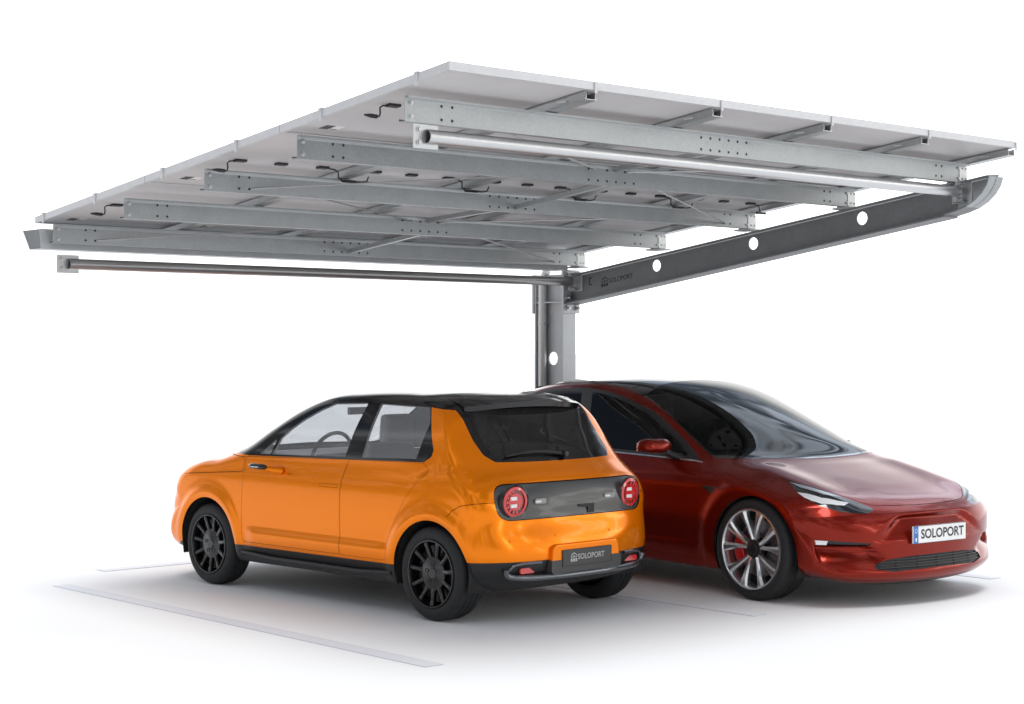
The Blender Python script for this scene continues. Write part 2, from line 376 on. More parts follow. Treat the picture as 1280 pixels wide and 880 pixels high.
# rails
for c in range(5):
    x = .658+1.048*c; mb = MB(); y0, y1 = -.575, 4.02
    U = [(-.050,.046),(-.050,.042),(-.040,.042),(-.034,0),(.034,0),(.040,.042),(.050,.042),(.050,.046),(.036,.046),(.030,.0045),(-.030,.0045),(-.036,.046)]
    vs = [(x+u, yy, TZ(yy)+v+.0005) for yy in (y0, y1) for u, v in U]; n = len(U)
    mb.add(vs, [tuple(range(n)), tuple(range(n, 2*n))[::-1]]+[(i, n+i, n+(i+1) % n, (i+1) % n) for i in range(n)])
    for s in (-.043, .034): mb.add([(x+s+u, yy, TZ(yy)+v) for yy in (y0, y1) for u, v in ((0,.0008),(.012,.0008),(.012,.010),(0,.010))], [(0,1,2,3),(7,6,5,4),(0,4,5,1),(1,5,6,2),(2,6,7,3),(3,7,4,0)])
    r = cpart(mb, 'mounting_rail', M['rail'])
    e = MB()
    for yy in (-.42, 1.2, 2.3, 3.3): e.box(x-.0475, x-.0395, yy, yy+.07, TZ(yy)+.016, TZ(yy)+.027)
    e.build('rail_slot', M['alu'], r)
    f = MB().box(x-.009, x+.009, -.618, -.612, TZ(-.6)+.03, TZ(-.6)+.088); f.build('edge_clamp', M['alu'], r)
# solar panels
PZ = .048; FH = .046
def P3(x, y, z): return (x, y, TZ(y)+z)
def shbox(mb, x0, x1, y0, y1, z0, z1):
    return mb.add([P3(x, y, z) for z in (z0, z1) for (x, y) in ((x0,y0),(x1,y0),(x1,y1),(x0,y1))], [(3,2,1,0),(4,5,6,7),(0,1,5,4),(1,2,6,5),(2,3,7,6),(3,0,4,7)])
for r in range(3):
    for c in range(5):
        x0 = -.39+1.048*c; x1 = x0+1.043; y0 = -.61+1.55*r; y1 = y0+1.544
        mb = shbox(MB(), x0+.012, x1-.012, y0+.012, y1-.012, PZ+.004, PZ+.008)
        p = cpart(mb, 'solar_panel', M['backsheet'])
        shbox(MB(), x0+.010, x1-.010, y0+.010, y1-.010, PZ+FH-.006, PZ+FH-.002).build('solar_glass', M['cell'], p)
        f = MB()
        for a in ((x0,x1,y0,y0+.011),(x0,x1,y1-.011,y1),(x0,x0+.011,y0+.011,y1-.011),(x1-.011,x1,y0+.011,y1-.011)): shbox(f, *a, PZ, PZ+FH)
        for a in ((x0+.011,x1-.011,y0+.011,y0+.024),(x0+.011,x1-.011,y1-.024,y1-.011),(x0+.011,x0+.024,y0+.024,y1-.024),(x1-.024,x1-.011,y0+.024,y1-.024)): shbox(f, *a, PZ, PZ+.0025)
        f.build('panel_frame', M['alu'], p)
        yb = y0+.735
        for dx in (.205, .51, .83):
            shbox(MB(), x0+dx-.04, x0+dx+.04, yb-.02, yb+.02, PZ-.010, PZ+.0035).build('junction_box', M['black_plastic'], p)
        q = lambda dx, dy, dz: P3(x0+dx, yb+dy, PZ-dz)
        if c == 0: path = [q(.165,0,.006), q(.13,0,.010), q(.113,0,.022), q(.122,.01,.050), q(.118,.012,.066), q(.10,.012,.070)]
        else: path = None
        path2 = [q(.87,0,.006), q(.925,0,.009), q(.955,.005,.022), q(.968,.02,.052), q(1.0,.03,.068), q(1.06,.03,.072), q(1.16,.03,.072), q(1.20,.025,.064), q(1.205,.01,.035)] if c < 4 else [q(.87,0,.006), q(.93,0,.014), q(.955,.01,.05), q(.985,.02,.068)]
        for pp in [path, path2]:
            if pp:
                mb = MB().tube(pp, .005, 7)
                if pp is path: mb.tube([pp[-1], Vector(pp[-1])+Vector((-.045,.0,.002)), Vector(pp[-1])+Vector((-.085,.0,.003))], [.012,.012,.005], 7)
                else: mb.tube([Vector(pp[5 if c < 4 else 3])-Vector((.055,0,0)), Vector(pp[5 if c < 4 else 3])+Vector((.055,0,0))], .009, 7)
                mb.build('panel_cable', M['black_plastic'], p, True)
        lb = MB(); ly = y1-.26
        shbox(lb, x0+.15, x0+.28, ly, ly+.09, PZ+.0015, PZ+.0037); lb.build('panel_label', M['label_white'], p)
        lb = MB(); shbox(lb, x0+.15, x0+.215, ly+.002, ly+.088, PZ+.0005, PZ+.0014); shbox(lb, x0+.225, x0+.27, ly+.07, ly+.08, PZ+.0005, PZ+.0014); lb.build('label_print', M['ink'], p)
        if c == 0:
            for yy in ([-.342, .525] if r == 0 else [1.398, 2.262] if r == 1 else [3.147, 3.90]):
                e = MB(); shbox(e, x0-.007, x0-.0005, yy-.012, yy+.012, PZ-.020, PZ+FH+.004); shbox(e, x0-.012, x0+.02, yy-.02, yy+.02, PZ+FH+.001, PZ+FH+.005)
                e.build('edge_clamp', M['alu'], p)
# cross pipes
for (y, z, yy) in ((3.837, 2.366, 0), (-.2268, 2.902, 1)):
    n = 28; R0, R1 = .039, .034
    mb = MB().lathe([(R1,.0),(R0,.0),(R0,4.93),(R1,4.93),(R1,0)], (-.232, y, z), (1,0,0), 30)
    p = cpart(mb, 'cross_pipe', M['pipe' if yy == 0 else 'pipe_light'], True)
    pl = MB()
    pl.box(-.315,-.225,y+.008,y+.014,z-.065,z+.065).box(-.225,-.145,y+.008,y+.014,z+.0395,z+.065).box(-.225,-.145,y+.008,y+.014,z-.065,z-.0395)
    fl = pl.build('flange_plate', M['zinc_light'], p)
    for dz in (-.035, .035): put('bolt', BOLT, p, (-.28, y+.008, z+dz), scale=(1.2,1.2,1.2))
    br = MB().box(4.66,4.76,y-.012,y-.004,z+.042,z+.075).box(4.66,4.76,y-.012,y-.004,z-.075,z-.042).box(4.70,4.763,y-.05,y+.05,z-.078,z-.070).box(4.70,4.763,y-.05,y+.05,z+.070,z+.078).box(4.752,4.764,y-.085,y+.085,z-.085,z+.085)
    b = br.build('pipe_bracket', M['zinc_light' if yy else 'column'], p); bevel(b, .004)
    for dz in (-.06, .06): put('bolt', BOLT, p, (4.71, y-.012, z+dz), scale=(1.6,1.6,1.6))
# gutter
G = [(3.905,2.612),(3.883,2.472),(4.055,2.472),(4.165,2.612),(4.185,2.612),(4.185,2.610),(4.168,2.609),(4.058,2.469),(3.880,2.469),(3.902,2.612)]
gt = cpart(MB().extrude(G, (-.42,0,0), (0,1,0), (0,0,1), (1,0,0), 5.12), 'rain_gutter', M['column'])
MB().extrude([(3.905,2.610),(3.886,2.474),(4.053,2.474),(4.160,2.610)], (-.416,0,0), (0,1,0), (0,0,1), (1,0,0), .004).build('gutter_end_shade', M['arm'], gt)  # dark plate added for the shade inside the open gutter end
# struts between purlins and crossed tie rods
for k in (4, 3, 2, 1):
    hi = k in (3, 1); ya, yb = PY[k]-.003, PY[k-1]+.006
    za, zb = TZ(ya)-(.035 if hi else .112), TZ(yb)-(.10 if hi else .118)
    mb = MB()
    for (u0,u1,v0,v1) in ((-.018,.018,-.003,0),(-.018,-.014,0,.03)):
        mb.add([(2.19+u, y, z+v) for (y, z) in ((ya,za),(yb,zb)) for (u, v) in ((u0,v0),(u1,v0),(u1,v1),(u0,v1))], [(0,1,2,3),(7,6,5,4),(0,4,5,1),(1,5,6,2),(2,6,7,3),(3,7,4,0)])
    cpart(mb, 'angle_strut', M['rail'])
for mid in (3, 1):
    for d in (1, -1):
        for xe, xm in ((-.05, 2.02), (4.42, 2.30)):
            ye = PY[mid+d]; ym = PY[mid]
            a = (xe, ye-.006, TZ(ye)-.105); b = (xm, ym-.006 if d < 0 else ym+.008, TZ(ym)-.05)
            if d > 0: a = (xe, ye-.006, TZ(ye)-.105)
            else: a = (xe, ye+.008, TZ(ye)-.05); b = (xm, ym-.008, TZ(ym)-.036)
            cpart(MB().tube([a, b], .0055, 7), 'tie_rod', M['zinc_light'], True)

# ------------------------------------------------------------------ car bodies
def catmull(P, n):
    """closed Catmull-Rom through P (rows), chord-length spaced, n samples"""
    P = np.asarray(P, float); m = len(P); d = np.linalg.norm(np.roll(P[:, :2], -1, 0)-P[:, :2], axis=1); L = d.sum(); cum = np.r_[0, np.cumsum(d)]
    s = np.linspace(0, L, n, endpoint=False); idx = np.clip(np.searchsorted(cum, s, 'right')-1, 0, m-1)
    t = (s-cum[idx])/d[idx]; out = np.zeros((n, P.shape[1]))
    p0, p1, p2, p3 = P[(idx-1) % m], P[idx], P[(idx+1) % m], P[(idx+2) % m]
    d1 = d[idx][:, None]; d0 = d[(idx-1) % m][:, None]; d2 = d[(idx+1) % m][:, None]; t = t[:, None]
    m1 = ((p1-p0)/d0*d1+(p2-p1)/d1*d0)/(d0+d1)*d1; m2 = ((p2-p1)/d1*d2+(p3-p2)/d2*d1)/(d1+d2)*d1
    h = 2*t**3-3*t**2+1, t**3-2*t**2+t, -2*t**3+3*t**2, t**3-t**2
    return h[0]*p1+h[1]*m1+h[2]*p2+h[3]*m2, s, L
def gsmooth(a, sig):
    k = np.arange(-int(4*sig)-1, int(4*sig)+2); w = np.exp(-.5*(k/sig)**2); w /= w.sum(); o = np.zeros_like(a)
    for ki, wi in zip(k, w): o += wi*np.roll(a, ki, 0)
    return o
def pchip(x, y):
    x = np.asarray(x, float); y = np.asarray(y, float); h = np.diff(x); dl = np.diff(y)/h; d = np.zeros_like(y)
    for i in range(1, len(x)-1):
        if dl[i-1]*dl[i] > 0:
            w1 = 2*h[i]+h[i-1]; w2 = h[i]+2*h[i-1]; d[i] = (w1+w2)/(w1/dl[i-1]+w2/dl[i])
    d[0] = dl[0]; d[-1] = dl[-1]
    def f(q):
        q = np.clip(q, x[0], x[-1]); i = np.clip(np.searchsorted(x, q, 'right')-1, 0, len(x)-2); t = (q-x[i])/h[i]
        return y[i]*(2*t**3-3*t**2+1)+h[i]*d[i]*(t**3-2*t**2+t)+y[i+1]*(-2*t**3+3*t**2)+h[i]*d[i+1]*(t**3-t**2)
    return f
def sstep(a, b, v): t = np.clip((v-a)/(b-a), 0, 1); return t*t*(3-2*t)

class Car:
    """half body x<=0: a centre-line silhouette, rounded into a side surface of given half width, then cut into panels"""
    def __init__(s, ctrl, half, cz, cmin, cmax, feat=None, sig=.035, NT=170, NF=64, NB=20, NI=24):
        C_, ss, L = catmull(ctrl, 3000); C_ = gsmooth(C_, sig/L*3000)
        # core position by arc length between control points
        P = np.asarray(ctrl, float); d = np.linalg.norm(np.roll(P[:, :2], -1, 0)-P[:, :2], axis=1); cum = np.r_[0, np.cumsum(d)]
        core = np.interp(ss, cum, np.r_[P[:, 4], P[0, 4]])
        y = C_[:, 0]; 
        atmax = np.where(core >= cmax-1e-9)[0]; atmin = np.where(core <= cmin+1e-9)[0]
        # control order: front bottom -> up the nose -> roof -> tail -> back under; index 0 sits in the front fan
        ftop = max(i for i in atmax if i < 1500); fbot = min([i for i in atmax if i > 1500]+[3000]); rtop, rbot = atmin[0], atmin[-1]
        ci = cmax+(cmin-cmax)*np.linspace(0, 1, NT+1)
        top = np.interp(-ci, -core[ftop:rtop+1], np.arange(ftop, rtop+1))
        botm = np.interp(ci[::-1], core[rbot:fbot], np.arange(rbot, fbot))
        rear = np.linspace(rtop, rbot, NF+1); fr = np.linspace(fbot-1-3000, ftop, NF+1)
        idx = np.r_[fr[1:], top[1:], rear[1:], botm[1:]]
        co = np.r_[np.full(NF, cmax), ci[1:], np.full(NF, cmin), ci[::-1][1:]]
        ext = np.vstack([C_, C_, C_]); g = lambda k: np.interp(idx+3000, np.arange(9000), ext[:, k])
        y, z, R, n = g(0), g(1), g(2), g(3)
        D = np.stack([co-y, cz-z], -1); dist = np.linalg.norm(D, axis=1); D /= dist[:, None]; R = np.minimum(R, .9*dist)
        th = np.linspace(0, PI/2, NB+1)
        # spread samples so that both ends of the superellipse are covered
        G = 1-np.cos(th)[None, :]**(2/n[:, None]); E = np.sin(th)[None, :]**(2/n[:, None]); G[:, -1] = 1; E[:, -1] = 1; E[:, 0] = 0
        yy = y[:, None]+D[:, :1]*R[:, None]*G; zz = z[:, None]+D[:, 1:]*R[:, None]*G
        q = np.linspace(0, 1, NI+1)[1:]
        yy = np.c_[yy, yy[:, -1:]+(co[:, None]-yy[:, -1:])*q]; zz = np.c_[zz, zz[:, -1:]+(cz-zz[:, -1:])*q]; E = np.c_[E, np.ones((len(y), NI))]
        X = -half(yy, zz)*E
        V = np.stack([X, yy, zz], -1)
        if feat: V = feat(V, E)
        n0, n1 = V.shape[:2]; vv = V.reshape(-1, 3)
        bm = bmesh.new(); vs = [bm.verts.new(v) for v in vv.tolist()]
        for i in range(n0):
            j = (i+1) % n0
            for k in range(n1-1): bm.faces.new((vs[i*n1+k], vs[j*n1+k], vs[j*n1+k+1], vs[i*n1+k+1]))
        bmesh.ops.remove_doubles(bm, verts=bm.verts, dist=2e-4)
        bmesh.ops.recalc_face_normals(bm, faces=bm.faces)
        f = max(bm.faces, key=lambda f: -f.calc_center_median().x)
        s.bm = bm
        # outward check: a face far out on the side must face -x
        f = min(bm.faces, key=lambda f: f.calc_center_median().x)
        if f.normal.x > 0: bmesh.ops.reverse_faces(bm, faces=bm.faces)
        bm.normal_update(); bm.verts.index_update(); bm.faces.index_update()
        s.bv = [v.co.copy() for v in bm.verts]; s.bn = []
        for v in bm.verts:
            nn = v.normal.copy()
            if abs(v.co.x) < 1e-5: nn.x = 0; nn.normalize()
            s.bn.append(nn)
        s.bf = [[v.index for v in f.verts] for f in bm.faces]
        s.tree = BVHTree.FromPolygons(s.bv, s.bf)
        s.tag = bm.faces.layers.int.new('tag'); s.names = ['body']
    def id(s, name):
        if name not in s.names: s.names.append(name)
        return s.names.index(name)
    def normal(s, p):
        co, nr, i, d = s.tree.find_nearest(p); fv = s.bf[i]
        w = poly_3d_calc([s.bv[k] for k in fv], co); n = Vector((0,0,0))
        for k, a in zip(fv, w): n += s.bn[k]*a
        return n.normalized()
    def cut(s, poly, axis, name, src=None, filt=None, gap=0.):
        """cut the panel whose outline in the view along `axis` is poly; gap>0 leaves an open shut line of that width"""
        if gap:
            s._cut(poly, axis, '_gap', src, filt)
            s._cut(inset(poly, gap), axis, name, ['_gap'], filt)
            return
        s._cut(poly, axis, name, src, filt)
    def _cut(s, poly, axis, name, src, filt):
        bm, T = s.bm, s.tag; a, b = {'x': (1, 2), 'y': (0, 2), 'z': (0, 1)}[axis]
        ids = None if src is None else {s.id(q) for q in src}
        us = [p[0] for p in poly]; ws = [p[1] for p in poly]; m = 1e-4
        U0, U1, W0, W1 = min(us)-m, max(us)+m, min(ws)-m, max(ws)+m
        def box(f):
            q = [(v.co[a], v.co[b]) for v in f.verts]; return (min(p[0] for p in q), max(p[0] for p in q), min(p[1] for p in q), max(p[1] for p in q))
        cand = {}
        for f in bm.faces:
            if ids is not None and f[T] not in ids: continue
            c = f.calc_center_median()
            if filt and not filt(c): continue
            bx = box(f)
            if bx[1] < U0 or bx[0] > U1 or bx[3] < W0 or bx[2] > W1: continue
            cand[f] = bx
        n = len(poly)
        for i in range(n):
            p, q = poly[i], poly[(i+1) % n]; du, dw = q[0]-p[0], q[1]-p[1]; ln = math.hypot(du, dw)
            if ln < 1e-7: continue
            u0, u1, w0, w1 = min(p[0],q[0])-m, max(p[0],q[0])+m, min(p[1],q[1])-m, max(p[1],q[1])+m
            nu, nw = -dw/ln, du/ln
            sel = []
            for f, bx in cand.items():
                if bx[1] < u0 or bx[0] > u1 or bx[3] < w0 or bx[2] > w1: continue
                h = [(v.co[a]-p[0])*nu+(v.co[b]-p[1])*nw for v in f.verts]
                if min(h) < -1e-6 and max(h) > 1e-6: sel.append(f)
            if not sel: continue
            for f in sel: del cand[f]
            co = [0,0,0]; no = [0,0,0]; co[a], co[b] = p; no[a], no[b] = nu, nw
            ge = set(); gv = set()
            for f in sel: ge.update(f.edges); gv.update(f.verts)
            r = bmesh.ops.bisect_plane(bm, geom=list(sel)+list(ge)+list(gv), dist=1e-6, plane_co=co, plane_no=no)
            for f in r['geom']:
                if isinstance(f, bmesh.types.BMFace) and f.is_valid: cand[f] = box(f)
        t = s.id(name); P = poly
        for f in cand:
            if not f.is_valid: continue
            c = f.calc_center_median(); u, w = c[a], c[b]; ins = False
            for i in range(n):
                (x1, y1), (x2, y2) = P[i], P[(i+1) % n]
                if (y1 > w) != (y2 > w) and u < (x2-x1)*(w-y1)/(y2-y1)+x1: ins = not ins
            if ins: f[T] = t
    def part(s, tags, name, mat, parent, sides='both', off=0., flip=False, filt=None, solid=0.):
        ids = {s.id(t) for t in ([tags] if isinstance(tags, str) else tags)}
        fs = [f for f in s.bm.faces if f[s.tag] in ids and (filt is None or filt(f.calc_center_median()))]
        if not fs: print('EMPTY', name, tags); return None
        mp = {}; V = []; N = []; F = []
        for f in fs:
            q = []
            for v in f.verts:
                if v not in mp:
                    mp[v] = len(V); n = s.normal(v.co); V.append(v.co+n*off); N.append(n)
                q.append(mp[v])
            F.append(q)
        vs, ns, faces = [], [], []
        if sides in ('both', 'left'): vs += V; ns += N; faces += F
        if sides in ('both', 'right'):
            o = len(vs); vs += [Vector((-v.x, v.y, v.z)) for v in V]; ns += [Vector((-n.x, n.y, n.z)) for n in N]; faces += [[i+o for i in q[::-1]] for q in F]
        if flip: faces = [q[::-1] for q in faces]; ns = [-n for n in ns]
        me = bpy.data.meshes.new(name); me.from_pydata([tuple(v) for v in vs], [], faces); me.materials.append(mat)
        me.polygons.foreach_set('use_smooth', [True]*len(me.polygons)); me.normals_split_custom_set_from_vertices([tuple(n) for n in ns])
        o = bpy.data.objects.new(name, me); COL.objects.link(o); o.parent = parent
        return o
    def hit(s, o, d):
        """first point of the shell (both halves) along a ray"""
        best = None
        for sg in (1, -1):
            r = s.tree.ray_cast(Vector((o[0]*sg, o[1], o[2])), Vector((d[0]*sg, d[1], d[2])))
            if r[0] is not None and (best is None or r[3] < best[1]): best = (Vector((r[0].x*sg, r[0].y, r[0].z)), r[3])
        return best[0] if best else None
def inset(poly, d):
    n = len(poly); ar = sum(poly[i][0]*poly[(i+1) % n][1]-poly[(i+1) % n][0]*poly[i][1] for i in range(n)); sg = 1 if ar > 0 else -1; out = []
    for i in range(n):
        p0, p1, p2 = Vector(poly[i-1]), Vector(poly[i]), Vector(poly[(i+1) % n]); a = (p1-p0).normalized(); b = (p2-p1).normalized()
        na, nb = Vector((-a.y, a.x))*sg, Vector((-b.y, b.x))*sg; bis = na+nb; l = bis.length
        if l < 1e-6: out.append(tuple(p1+na*d)); continue
        bis /= l; out.append(tuple(p1+bis*min(d/max(bis.dot(na), .35), 2.5*d)))
    return out
def rpoly(pts, seg=5):
    """polygon with rounded corners: points (u, v, r)"""
    n = len(pts); out = []
    for i in range(n):
        p = Vector(pts[i][:2]); r = pts[i][2] if len(pts[i]) > 2 else 0
        if r <= 0: out.append(tuple(p)); continue
        a = (Vector(pts[i-1][:2])-p); b = (Vector(pts[(i+1) % n][:2])-p); la, lb = a.length, b.length; a /= la; b /= lb
        ang = a.angle(b); t = min(r/math.tan(ang/2), la*.49, lb*.49)
        A, B = p+a*t, p+b*t
        for k in range(seg+1):
            q = k/seg; out.append(tuple(A*(1-q)**2+p*2*q*(1-q)+B*q*q))
    return out
def smooth_loop(pts, per=4):
    """closed smooth curve through points"""
    C_, _, _ = catmull([(p[0], p[1]) for p in pts], per*len(pts)); return [tuple(c) for c in C_]
def smooth_path(pts, per=6):
    P = [Vector(p) for p in pts]; out = []
    for i in range(len(P)-1):
        p0, p1, p2, p3 = P[max(i-1, 0)], P[i], P[i+1], P[min(i+2, len(P)-1)]
        for k in range(per):
            t = k/per; out.append(.5*((2*p1)+(p2-p0)*t+(2*p0-5*p1+4*p2-p3)*t*t+(3*p1-p0-3*p2+p3)*t**3))
    return out+[P[-1]]

def wheel_common(name, parent, loc, R, W, rim_r, mat_rim, side):
    """tyre and barrel; outer face towards local -x; wheel is the tyre-and-rim assembly"""
    wh = empty(name, loc); wh.parent = parent; wh.location = loc
    h = W/2; sw = R-rim_r
    prof = [(rim_r-.012, h-.035), (rim_r-.004, h-.012), (rim_r+sw*.12, h-.004), (rim_r+sw*.35, h+.001), (rim_r+sw*.62, h-.003), (R-sw*.16, h-.014), (R-.006, h-.026), (R, h-.045),
            (R, h*.45), (R-.006, h*.42), (R-.006, h*.36), (R, h*.33), (R, .012), (R-.006, .008)]
    prof = [(r, -x) for r, x in prof]+[(r, x) for r, x in prof[::-1]]
    MB().lathe(prof, (0,0,0), (1,0,0), 72).build('tyre', M['tyre'], wh, 30)
    return wh

# ------------------------------------------------------------------ orange hatchback
FY, RY = .01, -2.52; RA = .357
hprof = pchip([.15,.22,.32,.45,.60,.80,.90,.97,1.03,1.20,1.40,1.50],[.80,.825,.852,.866,.868,.862,.852,.832,.808,.762,.675,.62])
hplan = pchip([-3.2,-2.9,-2.55,-2.1,-1.2,-.3,.2,.6,1.0],[.96,.98,.995,1.0,1.0,1.0,.995,.965,.91])
def hhalf(y, z): return hprof(z)*hplan(y)
def hfeat(V, E):
    x, y, z = V[..., 0], V[..., 1], V[..., 2]; side = sstep(.80, .97, E)
    for cy in (FY, RY):     # arch flares
        r = np.hypot(y-cy, z-.308); x = x-side*.017*np.exp(-((r-.395)/.05)**2)*sstep(.12, .3, z)
    lo = sstep(.485, .435, z)*sstep(.30, .36, z)*sstep(-.44, -.60, y)*sstep(-2.15, -2.0, y)
    x = x-side*.016*lo                                                                                          # kicked-out lower door edge
    zl = np.interp(y, [-2.5,-2.37,-2.2,-1.56,-.48,.3,.7], [.985,.93,.910,.897,.884,.832,.79])
    x = x+side*.007*sstep(zl-.008, zl+.010, z)*sstep(zl+.11, zl+.03, z)                                         # shoulder crease
    # rear fascia: shallow lens pocket and bumper step
    return np.stack([x, y, z], -1)
HC = [ # y, z, R, n, core
 (.70,.205,.26,2.6,.32),(.81,.27,.40,2.3,.32),(.855,.42,.50,2.3,.32),(.85,.57,.50,2.3,.32),(.80,.71,.46,2.3,.32),(.69,.825,.34,2.4,.32),
 (.50,.905,.19,2.8,.25),(.22,.970,.12,3.0,.08),(-.04,1.015,.13,2.8,-.12),(-.30,1.155,.20,2.3,-.40),(-.62,1.318,.20,2.3,-.68),(-.90,1.432,.16,2.4,-.95),(-1.15,1.485,.11,2.6,-1.2),(-1.5,1.506,.09,2.7,-1.5),(-2.0,1.505,.09,2.7,-1.9),(-2.30,1.488,.09,2.7,-2.15),
 (-2.46,1.455,.10,2.7,-2.3),(-2.555,1.39,.14,2.6,-2.4),(-2.66,1.27,.20,2.5,-2.42),(-2.79,1.13,.22,2.5,-2.42),(-2.885,1.02,.22,2.6,-2.42),(-2.975,.93,.22,2.8,-2.42),(-3.025,.81,.24,3.1,-2.42),(-3.05,.66,.30,3.1,-2.42),(-3.095,.52,.36,3.0,-2.42),(-3.105,.40,.38,2.9,-2.42),(-3.07,.28,.36,2.8,-2.42),(-2.9,.205,.18,3,-2.42),
 (-2.4,.19,.08,3.5,-2.25),(-1.2,.185,.07,4,-1.2),(0,.185,.08,3.5,-.1),(.40,.185,.14,3,.25)]
hb = Car(HC, hhalf, .60, -2.42, .32, hfeat)
hat = empty('hatchback', (.8547+.855*.9848*math.cos(.0493), 3.7183+.855*.9848*math.sin(.0493), 0), .0493, .9848)
hat['label'] = 'small orange hatchback with black roof and black wheels seen from its rear left corner'; hat['category'] = 'car'
left = lambda c: c.x < -.3
# lower dark plastic, arches
hb.cut([(1.2,.265),(.45,.275),(.30,.335),(-.35,.337),(-2.16,.345),(-2.60,.40),(-2.87,.415),(-3.3,.410),(-3.3,-.1),(1.2,-.1)], 'x', 'lower')
for cy in (FY, RY): hb.cut(circ(cy, .308, RA, 56), 'x', '_arch', filt=lambda c: c.x < -.55)
hb.cut([(-3.3,.1),(1.2,.1),(1.2,.222),(-3.3,.222)], 'x', '_under', src=['lower'], filt=lambda c: c.x > -.78 and c.z < .24) if False else None
# black upper
up = rpoly([(.10,1.12),(-.075,1.018),(-.30,1.010),(-.46,1.000),(-2.395,1.036,.04),(-2.462,1.075,.03),(-2.470,1.12),(-2.333,1.398),(-2.498,1.380,.02),(-2.57,1.32),(-2.60,1.6),(.12,1.7)])
hb.cut(up, 'x', 'roof', src=['body'])
# rear window by rear view; its dark border reaches the roof
RW = rpoly([(.05,1.60),(-.56,1.60),(-.608,1.38,.02),(-.603,1.31),(-.607,1.184),(-.597,1.09,.03),(-.545,1.044,.04),(-.30,1.039),(.05,1.037)])
hb.cut(RW, 'y', 'rear_border', src=['body','roof'], filt=lambda c: c.y < -2.46)
hb.cut(rpoly([(.05,1.385),(-.50,1.375,.03),(-.555,1.17,.06),(-.535,1.10,.05),(-.46,1.078,.03),(.05,1.072)]), 'y', 'rear_glass', src=['rear_border'], filt=lambda c: c.y < -2.46)
# side glass
hb.cut(rpoly([(-.590,1.016),(-.762,1.138,.01),(-.715,1.018)]), 'x', 'quarter_glass', src=['roof'], filt=left)
hb.cut(rpoly([(-.740,1.019),(-.80,1.140),(-.90,1.212),(-1.012,1.280),(-1.16,1.350),(-1.30,1.401,.04),(-1.668,1.413,.015),(-1.572,1.037,.01)]), 'x', 'front_glass', src=['roof'], filt=left)
hb.cut(rpoly([(-1.756,1.040,.01),(-1.803,1.411,.015),(-2.322,1.396,.015),(-2.374,1.288),(-2.318,1.056,.015)]), 'x', 'rear_door_glass', src=['roof'], filt=left)
hb.cut(rpoly([(.05,1.055),(-.66,1.04,.05),(-.60,1.20),(-.525,1.40,.04),(.05,1.430)]), 'y', 'windscreen', src=['roof'], filt=lambda c: c.y > -1.2)
# shut lines: bonnet, doors
hb.cut([(1.1,.78),(.74,.785),(.5,.808),(.296,.829),(-.10,.856),(-.428,.879),(-.428,.988),(-.285,.995),(-.075,1.004),(.10,1.10),(1.1,1.1)], 'x', 'bonnet', src=['body'], gap=.004)
hb.cut(rpoly([(-.437,.365,.03),(-.430,.60),(-.436,.76),(-.447,.88),(-.44,.992,.01),(-1.632,1.023,.005),(-1.598,.91),(-1.584,.80),(-1.588,.60),(-1.598,.365,.01)]), 'x', 'front_door', src=['body'], filt=left, gap=.003)
hb.cut(rpoly([(-1.602,.365,.01),(-1.592,.60),(-1.588,.80),(-1.602,.91),(-1.636,1.022,.005),(-2.40,1.031,.03),(-2.47,.985,.03),(-2.40,.925,.05),(-2.28,.80),(-2.175,.64,.05),(-2.10,.50,.05),(-2.085,.365,.02)]), 'x', 'rear_door', src=['body'], filt=left, gap=.002)
hb.cut(rpoly([(-1.352,.848,.008),(-1.352,.822,.008),(-1.552,.822,.008),(-1.552,.848,.008)]), 'x', 'handle_panel', src=['front_door'], filt=left, gap=.0022)
# rear panel with lamps
stad = rpoly([(.70,.676,.116),(.70,.912,.116),(-.70,.912,.116),(-.70,.676,.116)], 12)
hb.cut(stad, 'y', '_gap', src=['body'], filt=lambda c: c.y < -2.5)
hb.cut(inset(stad, .005), 'y', 'rear_panel', src=['_gap'], filt=lambda c: c.y < -2.5)
hb.cut([(-3.0,.802),(-2.90,.794),(-2.80,.776),(-2.73,.742),(-2.69,.70),(-2.693,.698),(-2.734,.739),(-2.802,.772),(-2.90,.790),(-3.0,.798)], 'x', '_gap', src=['body'], filt=lambda c: c.x < -.5)
hb.cut(rpoly([(.64,.58,.1),(.64,.78,.1),(-.64,.78,.1),(-.64,.58,.1)], 8), 'y', 'front_panel', src=['body','bonnet','_gap'], filt=lambda c: c.y > .4)

hb.part('body', 'body', M['orange'], hat)
hb.part('bonnet', 'bonnet', M['orange'], hat)
hb.part('lower', 'lower_trim', M['trim_black'], hat)
rf = hb.part('roof', 'roof', M['gloss_black'], hat)
rg = hb.part('rear_glass', 'rear_window', M['glass_rear'], hat)
hb.part('rear_border', 'window_border', M['gloss_black'], rg)
hb.part('windscreen', 'windscreen', M['glass_front'], hat)
rp = hb.part('rear_panel', 'rear_panel', M['panel_grey'], hat, off=-.006)
hb.part('front_panel', 'front_panel', M['gloss_black'], hat)
doors = {}
for sd in ('left', 'right'):
    d = hb.part('front_door', 'front_door', M['orange'], hat, sd); hb.part('front_glass', 'door_window', M['glass_clear'], d, sd); hb.part('quarter_glass', 'quarter_window', M['glass_clear'], d, sd); doors[sd] = d; hb.part('handle_panel', 'door_handle', M['orange'], d, sd)
    d2 = hb.part('rear_door', 'rear_door', M['orange'], hat, sd); hb.part('rear_door_glass', 'door_window', M['glass_clear'], d2, sd); doors[sd+'r'] = d2
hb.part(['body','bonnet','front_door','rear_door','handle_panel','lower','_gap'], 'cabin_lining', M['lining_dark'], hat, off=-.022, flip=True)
hb.part(['roof'], 'headlining', M['lining'], hat, off=-.018, flip=True)

